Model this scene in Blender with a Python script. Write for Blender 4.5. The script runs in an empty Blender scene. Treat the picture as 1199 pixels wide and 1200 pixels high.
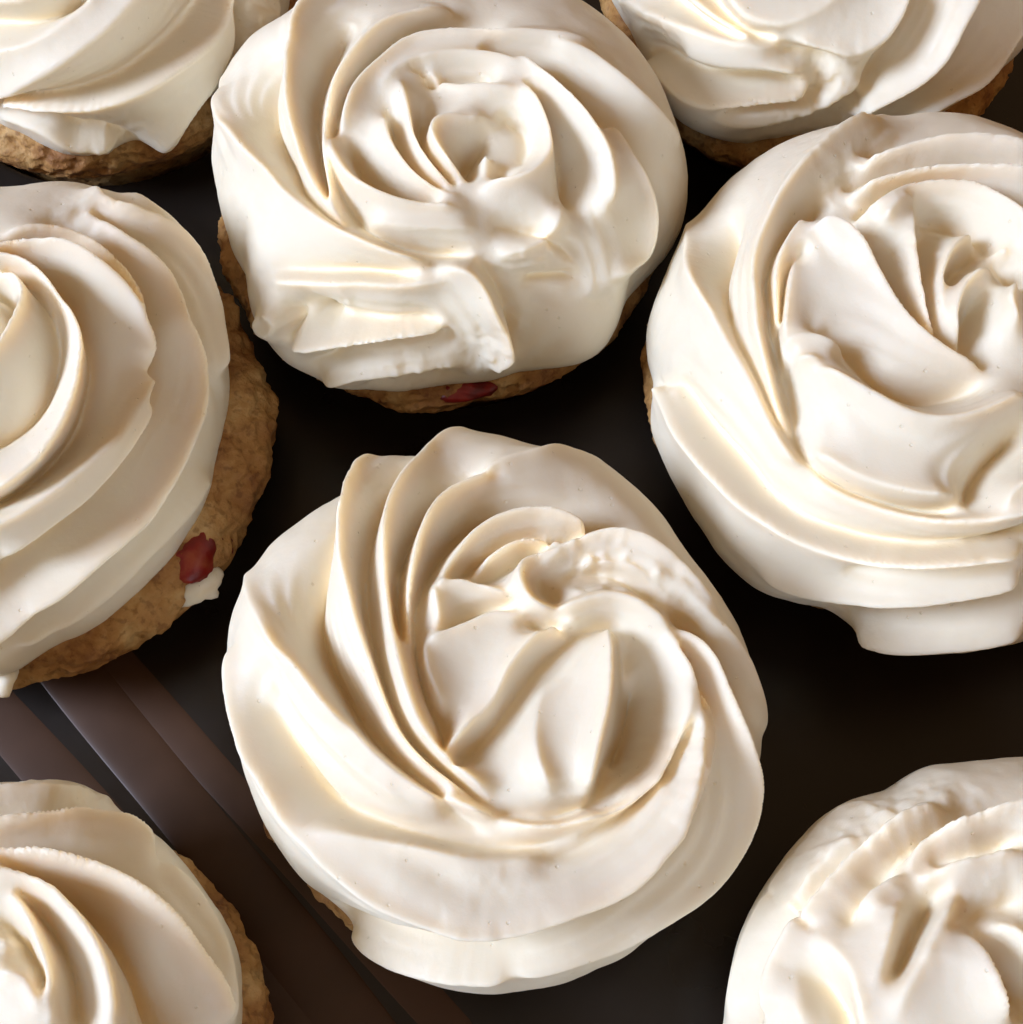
import bpy, math
import numpy as np
from mathutils import Vector

CM = 0.01
scene = bpy.context.scene
col = scene.collection

# ------------------------------------------------------------------ camera
cam_d = bpy.data.cameras.new('camera'); cam = bpy.data.objects.new('camera', cam_d); col.objects.link(cam)
cam.location = (0, 0, 23.07 * CM); cam.rotation_euler = (math.radians(25), 0, 0)
cam_d.sensor_fit = 'VERTICAL'; cam_d.angle = math.radians(40); cam_d.clip_start = 0.01; cam_d.clip_end = 20
scene.camera = cam

# ------------------------------------------------------------------ ambient room light
world = bpy.data.worlds.new('World'); scene.world = world; world.use_nodes = True
bg = world.node_tree.nodes['Background']
bg.inputs[0].default_value = (1.0, 0.58, 0.28, 1); bg.inputs[1].default_value = 0.24

def area(name, loc, target, size, watts, color):
    d = bpy.data.lights.new(name, 'AREA'); d.shape = 'DISK'; d.size = size; d.energy = watts; d.color = color
    o = bpy.data.objects.new(name, d); col.objects.link(o); o.location = loc
    o.rotation_euler = (Vector(target) - Vector(loc)).to_track_quat('-Z', 'Y').to_euler()
    return o
AZ, EL, DIST = math.radians(189), math.radians(33), 1.6
tgt = Vector((0, 0.09, 0.05))
key_dir = Vector((math.cos(AZ) * math.cos(EL), math.sin(AZ) * math.cos(EL), math.sin(EL)))
area('key_lamp', tgt + key_dir * DIST, tgt, 0.60, 28.5, (0.79, 0.90, 1.16))
area('window_fill', (0.0, -1.1, 0.55), tgt, 0.8, 5.0, (0.70, 0.87, 1.12))

scene.view_settings.view_transform = 'Standard'; scene.view_settings.look = 'None'
scene.view_settings.exposure = 0.0; scene.view_settings.gamma = 1.0; scene.view_settings.use_curve_mapping = False
scene.cycles.max_bounces = 5; scene.cycles.diffuse_bounces = 3; scene.cycles.glossy_bounces = 2; scene.cycles.transmission_bounces = 1
scene.cycles.use_adaptive_sampling = True; scene.cycles.adaptive_threshold = 0.04
scene.cycles.use_denoising = True; scene.cycles.denoiser = 'OPENIMAGEDENOISE'

# ------------------------------------------------------------------ materials
def mat(name):
    m = bpy.data.materials.new(name); m.use_nodes = True
    nt = m.node_tree; b = nt.nodes['Principled BSDF']
    return m, nt, b
def node(nt, kind, **kw):
    n = nt.nodes.new(kind)
    for k, v in kw.items():
        if k in n.inputs.keys(): n.inputs[k].default_value = v
        else: setattr(n, k, v)
    return n
def ramp(nt, stops, src):
    r = nt.nodes.new('ShaderNodeValToRGB'); e = r.color_ramp.elements
    e[0].position, e[0].color = stops[0]; e[1].position, e[1].color = stops[-1]
    for p, c in stops[1:-1]:
        x = e.new(p); x.color = c
    nt.links.new(src, r.inputs[0]); return r

def frosting_material():
    m, nt, b = mat('whipped_cream_frosting')
    tc = node(nt, 'ShaderNodeTexCoord')
    n1 = node(nt, 'ShaderNodeTexNoise', Scale=90.0, Detail=3.0)
    nt.links.new(tc.outputs['Object'], n1.inputs['Vector'])
    r = ramp(nt, [(0.3, (0.90, 0.82, 0.63, 1)), (0.7, (0.912, 0.84, 0.67, 1))], n1.outputs[0])
    nt.links.new(r.outputs[0], b.inputs['Base Color'])
    b.inputs['Subsurface Weight'].default_value = 1.0; b.subsurface_method = 'BURLEY'
    b.inputs['Subsurface Radius'].default_value = (1.0, 0.72, 0.46)
    b.inputs['Subsurface Scale'].default_value = 0.0027
    b.inputs['Roughness'].default_value = 0.42; b.inputs['Specular IOR Level'].default_value = 0.4
    n2 = node(nt, 'ShaderNodeTexNoise', Scale=420.0, Detail=2.0)
    n3 = node(nt, 'ShaderNodeTexNoise', Scale=1600.0, Detail=2.0)
    for n in (n2, n3): nt.links.new(tc.outputs['Object'], n.inputs['Vector'])
    rr = ramp(nt, [(0.35, (0.46,) * 3 + (1,)), (0.7, (0.72,) * 3 + (1,))], n2.outputs[0])
    nt.links.new(rr.outputs[0], b.inputs['Roughness'])
    b1 = node(nt, 'ShaderNodeBump', Strength=0.10, Distance=0.0004); nt.links.new(n2.outputs[0], b1.inputs['Height'])
    b2 = node(nt, 'ShaderNodeBump', Strength=0.2, Distance=0.00014); nt.links.new(n3.outputs[0], b2.inputs['Height'])
    nt.links.new(b1.outputs[0], b2.inputs['Normal'])
    vo = node(nt, 'ShaderNodeTexVoronoi', Scale=520.0); nt.links.new(tc.outputs['Object'], vo.inputs['Vector'])
    hole = node(nt, 'ShaderNodeMapRange', interpolation_type='SMOOTHSTEP'); hole.inputs['From Min'].default_value = 0.05; hole.inputs['From Max'].default_value = 0.14
    nt.links.new(vo.outputs['Distance'], hole.inputs['Value'])
    sel = node(nt, 'ShaderNodeSeparateColor'); nt.links.new(vo.outputs['Color'], sel.inputs[0])
    gt = node(nt, 'ShaderNodeMath', operation='GREATER_THAN'); gt.inputs[1].default_value = 0.30; nt.links.new(sel.outputs[0], gt.inputs[0])
    mxx = node(nt, 'ShaderNodeMath', operation='MAXIMUM'); nt.links.new(hole.outputs[0], mxx.inputs[0]); nt.links.new(gt.outputs[0], mxx.inputs[1])
    b3 = node(nt, 'ShaderNodeBump', Strength=0.7, Distance=0.00028); nt.links.new(mxx.outputs[0], b3.inputs['Height'])
    nt.links.new(b2.outputs[0], b3.inputs['Normal']); nt.links.new(b3.outputs[0], b.inputs['Normal'])
    return m

def cake_material():
    m, nt, b = mat('baked_cake_crumb')
    tc = node(nt, 'ShaderNodeTexCoord')
    n1 = node(nt, 'ShaderNodeTexNoise', Scale=110.0, Detail=6.0, Roughness=0.65)
    n2 = node(nt, 'ShaderNodeTexVoronoi', Scale=320.0)
    n3 = node(nt, 'ShaderNodeTexNoise', Scale=700.0, Detail=4.0)
    for n in (n1, n2, n3): nt.links.new(tc.outputs['Object'], n.inputs['Vector'])
    r = ramp(nt, [(0.28, (0.22, 0.085, 0.022, 1)), (0.42, (0.38, 0.18, 0.05, 1)), (0.56, (0.50, 0.28, 0.09, 1)), (0.72, (0.62, 0.43, 0.19, 1))], n1.outputs[0])
    pit = node(nt, 'ShaderNodeTexNoise', Scale=750.0, Detail=4.0); nt.links.new(tc.outputs['Object'], pit.inputs['Vector'])
    pr = ramp(nt, [(0.36, (0.35, 0.25, 0.16, 1)), (0.46, (1, 1, 1, 1))], pit.outputs[0])
    mx = node(nt, 'ShaderNodeMix', data_type='RGBA', blend_type='MULTIPLY'); mx.inputs[0].default_value = 0.5
    nt.links.new(r.outputs[0], mx.inputs[6]); nt.links.new(pr.outputs[0], mx.inputs[7]); nt.links.new(mx.outputs[2], b.inputs['Base Color'])
    b.inputs['Roughness'].default_value = 0.7
    b1 = node(nt, 'ShaderNodeBump', Strength=0.6, Distance=0.0012); nt.links.new(n2.outputs[0], b1.inputs['Height'])
    b2 = node(nt, 'ShaderNodeBump', Strength=0.6, Distance=0.0008); nt.links.new(n3.outputs[0], b2.inputs['Height'])
    nt.links.new(b1.outputs[0], b2.inputs['Normal']); nt.links.new(b2.outputs[0], b.inputs['Normal'])
    return m

def berry_material():
    m, nt, b = mat('baked_red_berry')
    tc = node(nt, 'ShaderNodeTexCoord'); n1 = node(nt, 'ShaderNodeTexNoise', Scale=260.0, Detail=4.0)
    nt.links.new(tc.outputs['Object'], n1.inputs['Vector'])
    r = ramp(nt, [(0.35, (0.10, 0.004, 0.003, 1)), (0.55, (0.25, 0.012, 0.008, 1)), (0.75, (0.36, 0.08, 0.03, 1))], n1.outputs[0])
    nt.links.new(r.outputs[0], b.inputs['Base Color']); b.inputs['Roughness'].default_value = 0.4
    b1 = node(nt, 'ShaderNodeBump', Strength=0.5, Distance=0.0008); nt.links.new(n1.outputs[0], b1.inputs['Height'])
    nt.links.new(b1.outputs[0], b.inputs['Normal'])
    return m

def tray_material(name, k, tint=(0.6, 0.25, 0.09), ro=0.26):
    m, nt, b = mat(name)
    tc = node(nt, 'ShaderNodeTexCoord'); n1 = node(nt, 'ShaderNodeTexNoise', Scale=60.0, Detail=5.0)
    nt.links.new(tc.outputs['Object'], n1.inputs['Vector'])
    r = ramp(nt, [(0.3, tuple(0.055 * k * c for c in tint) + (1,)), (0.75, tuple(0.1 * k * c for c in tint) + (1,))], n1.outputs[0])
    nt.links.new(r.outputs[0], b.inputs['Base Color'])
    b.inputs['Roughness'].default_value = 0.34
    rr = ramp(nt, [(0.3, (ro,) * 3 + (1,)), (0.7, (ro + 0.16,) * 3 + (1,))], n1.outputs[0]); nt.links.new(rr.outputs[0], b.inputs['Roughness'])
    return m

M_FROST, M_CAKE, M_BERRY, M_TRAY = frosting_material(), cake_material(), berry_material(), tray_material('dark_brown_enamel', 0.5, (0.36, 0.27, 0.20))
M_REFLECTION = tray_material('painted_copper_reflection', 1.3, ro=0.42)  # lighter brown than the tin: coppery reflections put into the base colour

# ------------------------------------------------------------------ mesh helpers
def mesh_from(name, verts, faces, material, parent=None, smooth=True):
    me = bpy.data.meshes.new(name)
    verts = np.asarray(verts, np.float32).reshape(-1, 3); faces = np.asarray(faces, np.int32)
    k = faces.shape[1]
    me.vertices.add(len(verts)); me.vertices.foreach_set('co', verts.ravel())
    me.loops.add(faces.size); me.loops.foreach_set('vertex_index', faces.ravel())
    me.polygons.add(len(faces))
    me.polygons.foreach_set('loop_start', np.arange(0, faces.size, k, dtype=np.int32))
    me.polygons.foreach_set('loop_total', np.full(len(faces), k, np.int32))
    me.polygons.foreach_set('use_smooth', np.full(len(faces), smooth, bool))
    me.materials.append(material); me.update(calc_edges=True); me.validate()
    o = bpy.data.objects.new(name, me); col.objects.link(o)
    if parent: o.parent = parent
    return o
def grid_faces(rows, cols, wrap=False):
    i = np.arange(rows * cols).reshape(rows, cols)
    if wrap: i = np.hstack([i, i[:, :1]])
    return np.stack([i[:-1, :-1], i[:-1, 1:], i[1:, 1:], i[1:, :-1]], -1).reshape(-1, 4)

# ---- frosting field: profile, lobed outline, membrane between crest and valley lines ----
PROFILE = [(0.0, 1.00), (0.18, 0.995), (0.36, 0.965), (0.52, 0.90), (0.66, 0.79), (0.78, 0.64),
           (0.875, 0.46), (0.945, 0.26), (0.985, 0.09), (1.0, -0.05), (0.995, -0.17), (0.965, -0.27), (0.90, -0.33)]

FLAT = [(0.0, 0.93), (0.18, 0.955), (0.36, 0.985), (0.52, 0.98), (0.66, 0.92), (0.78, 0.82),
        (0.875, 0.64), (0.945, 0.38), (0.985, 0.14), (1.0, -0.08), (0.995, -0.22), (0.965, -0.33), (0.90, -0.38)]

def profile_tables(radius, height, dome=1.0):
    pts = (np.array(PROFILE) * dome + np.array(FLAT) * (1 - dome)) * np.array([radius, height])
    t = np.linspace(0, 1, len(pts)); tt = np.linspace(0, 1, 400)
    r = np.interp(tt, t, pts[:, 0]); z = np.interp(tt, t, pts[:, 1])
    k = np.hanning(41); k /= k.sum()
    def sm(a, odd):
        left = (2 * a[0] - a[20:0:-1]) if odd else a[20:0:-1]
        right = 2 * a[-1] - a[-2:-22:-1]
        return np.convolve(np.concatenate([left, a, right]), k, 'valid')
    r = sm(r, True); z = sm(z, False); r[0] = 0
    s = np.concatenate([[0], np.cumsum(np.hypot(np.diff(r), np.diff(z)))])
    return s, r / radius, z

def outline_radius(theta, table):
    n = len(table); x = (theta % (2 * np.pi)) / (2 * np.pi) * n
    i = np.floor(x).astype(int); f = x - i
    tb = np.asarray(table)
    p0, p1, p2, p3 = tb[(i - 1) % n], tb[i % n], tb[(i + 1) % n], tb[(i + 2) % n]
    return p1 + 0.5 * f * (p2 - p0 + f * (2 * p0 - 5 * p1 + 4 * p2 - p3 + f * (3 * (p1 - p2) + p3 - p0)))

def catmull(pts, step):
    p = np.asarray(pts, float)
    if len(p) < 3:
        q = p
    else:
        e = np.vstack([2 * p[0] - p[1], p, 2 * p[-1] - p[-2]])
        out = []
        for i in range(1, len(e) - 2):
            t = np.linspace(0, 1, 12, endpoint=False)[:, None]
            a, b, c, d = e[i - 1], e[i], e[i + 1], e[i + 2]
            out.append(b + 0.5 * t * (c - a + t * (2 * a - 5 * b + 4 * c - d + t * (3 * (b - c) + d - a))))
        q = np.vstack(out + [p[-1:]])
    s = np.concatenate([[0], np.cumsum(np.hypot(*(np.diff(q[:, :2], axis=0).T)))])
    n = max(2, int(s[-1] / step) + 1)
    ss = np.linspace(0, s[-1], n)
    return np.stack([np.interp(ss, s, q[:, j]) for j in range(q.shape[1])], 1)

def blur(a, sig):
    if sig <= 0.05: return a
    n = int(3 * sig) + 1; x = np.arange(-n, n + 1); k = np.exp(-x * x / (2 * sig * sig)); k /= k.sum()
    b = np.pad(a, n, mode='edge')
    b = sum(w * b[i:i + a.shape[0], :] for i, w in enumerate(k))
    return sum(w * b[:, i:i + a.shape[1]] for i, w in enumerate(k))

def value_noise(n, cell, rng):
    m = int(n / cell) + 4
    g = rng.standard_normal((m, m)); x = np.arange(n) / cell + 1
    i = x.astype(int); f = x - i; f = f * f * (3 - 2 * f)
    a = g[i] * (1 - f)[:, None] + g[i + 1] * f[:, None]
    return a[:, i] * (1 - f) + a[:, i + 1] * f

def relief(lines, S, n, seed, rough=(), lam=0.0009, lump=1.0):
    """height (mm) on an n x n grid over [-S,S]^2 cm: a membrane stretched over crest (+) and valley (-) lines"""
    rng = np.random.default_rng(seed)
    V = np.zeros((n, n)); W = np.zeros((n, n)); K = np.zeros((n, n)); cell = 2 * S / n
    for pts in lines:
        q = catmull(pts, cell * 0.4)
        m = len(q)
        h = q[:, 2]
        run = np.arange(m) * cell * 0.4
        fade = min(0.45, run[-1] * 0.25)
        wt = np.clip(np.minimum(run, run[-1] - run) / max(fade, 1e-6), 0.15, 1) ** 2
        gx = (q[:, 0] + S) / cell - 0.5; gy = (q[:, 1] + S) / cell - 0.5
        ix = np.floor(gx).astype(int); iy = np.floor(gy).astype(int); fx = gx - ix; fy = gy - iy
        for dx, dy, w in ((0, 0, (1 - fx) * (1 - fy)), (1, 0, fx * (1 - fy)), (0, 1, (1 - fx) * fy), (1, 1, fx * fy)):
            X = ix + dx; Y = iy + dy; ok = (X >= 0) & (Y >= 0) & (X < n) & (Y < n)
            np.add.at(V, (Y[ok], X[ok]), (w * wt * h)[ok]); np.add.at(W, (Y[ok], X[ok]), (w * wt)[ok])
            np.add.at(K, (Y[ok], X[ok]), (w * np.clip(h - 0.3, 0, 1))[ok])
    pyr = [(V, W)]
    while pyr[-1][0].shape[0] > 30 and pyr[-1][0].shape[0] % 2 == 0:
        v, w = pyr[-1]; f = lambda a: a[::2, ::2] + a[1::2, ::2] + a[::2, 1::2] + a[1::2, 1::2]
        pyr.append((f(v), f(w)))
    def solve(lam):
        h = None
        for v, w in reversed(pyr):
            k = v.shape[0]; l = lam * (n / k) ** 2
            h = np.zeros((k, k)) if h is None else np.repeat(np.repeat(h, 2, 0), 2, 1)
            den = 4 + 6 * w + l; src = 6 * v
            for it in range(80):
                p = np.pad(h, 1, mode='edge')
                h = (p[:-2, 1:-1] + p[2:, 1:-1] + p[1:-1, :-2] + p[1:-1, 2:] + src) / den
        return h
    mm = 0.1 / cell
    wide, thin = solve(lam), solve(lam * 16)
    crest = np.clip(blur(K, 0.6 * mm) * 2.2, 0, 1)
    sharp = 0.50 * blur(wide, 0.16 * mm) + 0.66 * blur(thin, 0.16 * mm)
    soft = 0.50 * blur(wide, 0.5 * mm) + 0.66 * blur(thin, 0.24 * mm)
    h = sharp * crest + soft * (1 - crest)
    drag = np.clip(value_noise(n, 9 * mm, rng) * 0.6 + 0.45, 0, 1)          # nozzle drag lines run along the folds
    h += 0.19 * drag * np.sin(blur(wide, 0.35 * mm) * (2 * np.pi / 1.7) + 1.5 * value_noise(n, 14 * mm, rng))
    h += lump * (0.07 * value_noise(n, 5.5 * mm, rng) + 0.02 * value_noise(n, 1.8 * mm, rng) + 0.008 * value_noise(n, 0.8 * mm, rng))
    if rough:
        x = (np.arange(n) + 0.5) * cell - S; X, Y = np.meshgrid(x, x)
        tex = value_noise(n, 2.6 * mm, rng) - 1.1 * np.abs(value_noise(n, 1.9 * mm, rng)) + 0.5 * value_noise(n, 1.0 * mm, rng)
        for u, v, r, a in rough: h += a * tex * np.exp(-((X - u) ** 2 + (Y - v) ** 2) / (r * r))
    return h

def sample(grid, u, v, S):
    n = grid.shape[0]; x = np.clip((u + S) / (2 * S) * n - 0.5, 0, n - 1.001); y = np.clip((v + S) / (2 * S) * n - 0.5, 0, n - 1.001)
    i = x.astype(int); j = y.astype(int); f = x - i; g = y - j
    return (grid[j, i] * (1 - f) + grid[j, i + 1] * f) * (1 - g) + (grid[j + 1, i] * (1 - f) + grid[j + 1, i + 1] * f) * g

def base_surface(u, v, radius, height, table, dome):
    s, rr, zz = profile_tables(radius, height, dome)
    d = np.hypot(u, v); th = np.arctan2(v, u)
    r = np.interp(d, s, rr); z = np.interp(d, s, zz)
    w = np.clip(r, 0, 1) ** 2
    R = radius * (1 - w) + outline_radius(th, table) * w
    return np.stack([r * R * np.cos(th), r * R * np.sin(th), z], -1)

def disc_grid(n):
    a = np.linspace(-1, 1, n); x, y = np.meshgrid(a, a)
    big = np.abs(x) > np.abs(y)
    with np.errstate(divide='ignore', invalid='ignore'):
        r = np.where(big, x, y)
        ph = np.where(big, np.pi / 4 * np.where(x == 0, 0, y / np.where(x == 0, 1, x)), np.pi / 2 - np.pi / 4 * np.where(y == 0, 0, x / np.where(y == 0, 1, y)))
    return r * np.cos(ph), r * np.sin(ph)

def grid_normals(P):
    du = np.gradient(P, axis=1); dv = np.gradient(P, axis=0)
    nrm = np.cross(du, dv); nrm /= np.linalg.norm(nrm, axis=-1, keepdims=True) + 1e-12
    return nrm

def frosting_points(c, n, field_n):
    s, _, _ = profile_tables(c['radius'], c['height'], c['dome']); S = s[-1]
    du, dv = disc_grid(n)
    P = base_surface(du * S, dv * S, c['radius'], c['height'], c['outline'], c['dome'])
    N = grid_normals(blur3(P, 2.0))
    h = relief(c['lines'], S, field_n, c['seed'], c['rough'])
    d = sample(h, du * S, dv * S, S) * 0.1
    edge = np.clip((1 - np.hypot(du, dv)) / 0.05, 0, 1)
    return P + N * (d * (0.3 + 0.7 * edge))[..., None]

def blur3(P, sig):
    return np.stack([blur(P[..., k], sig) for k in range(3)], -1)

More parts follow.
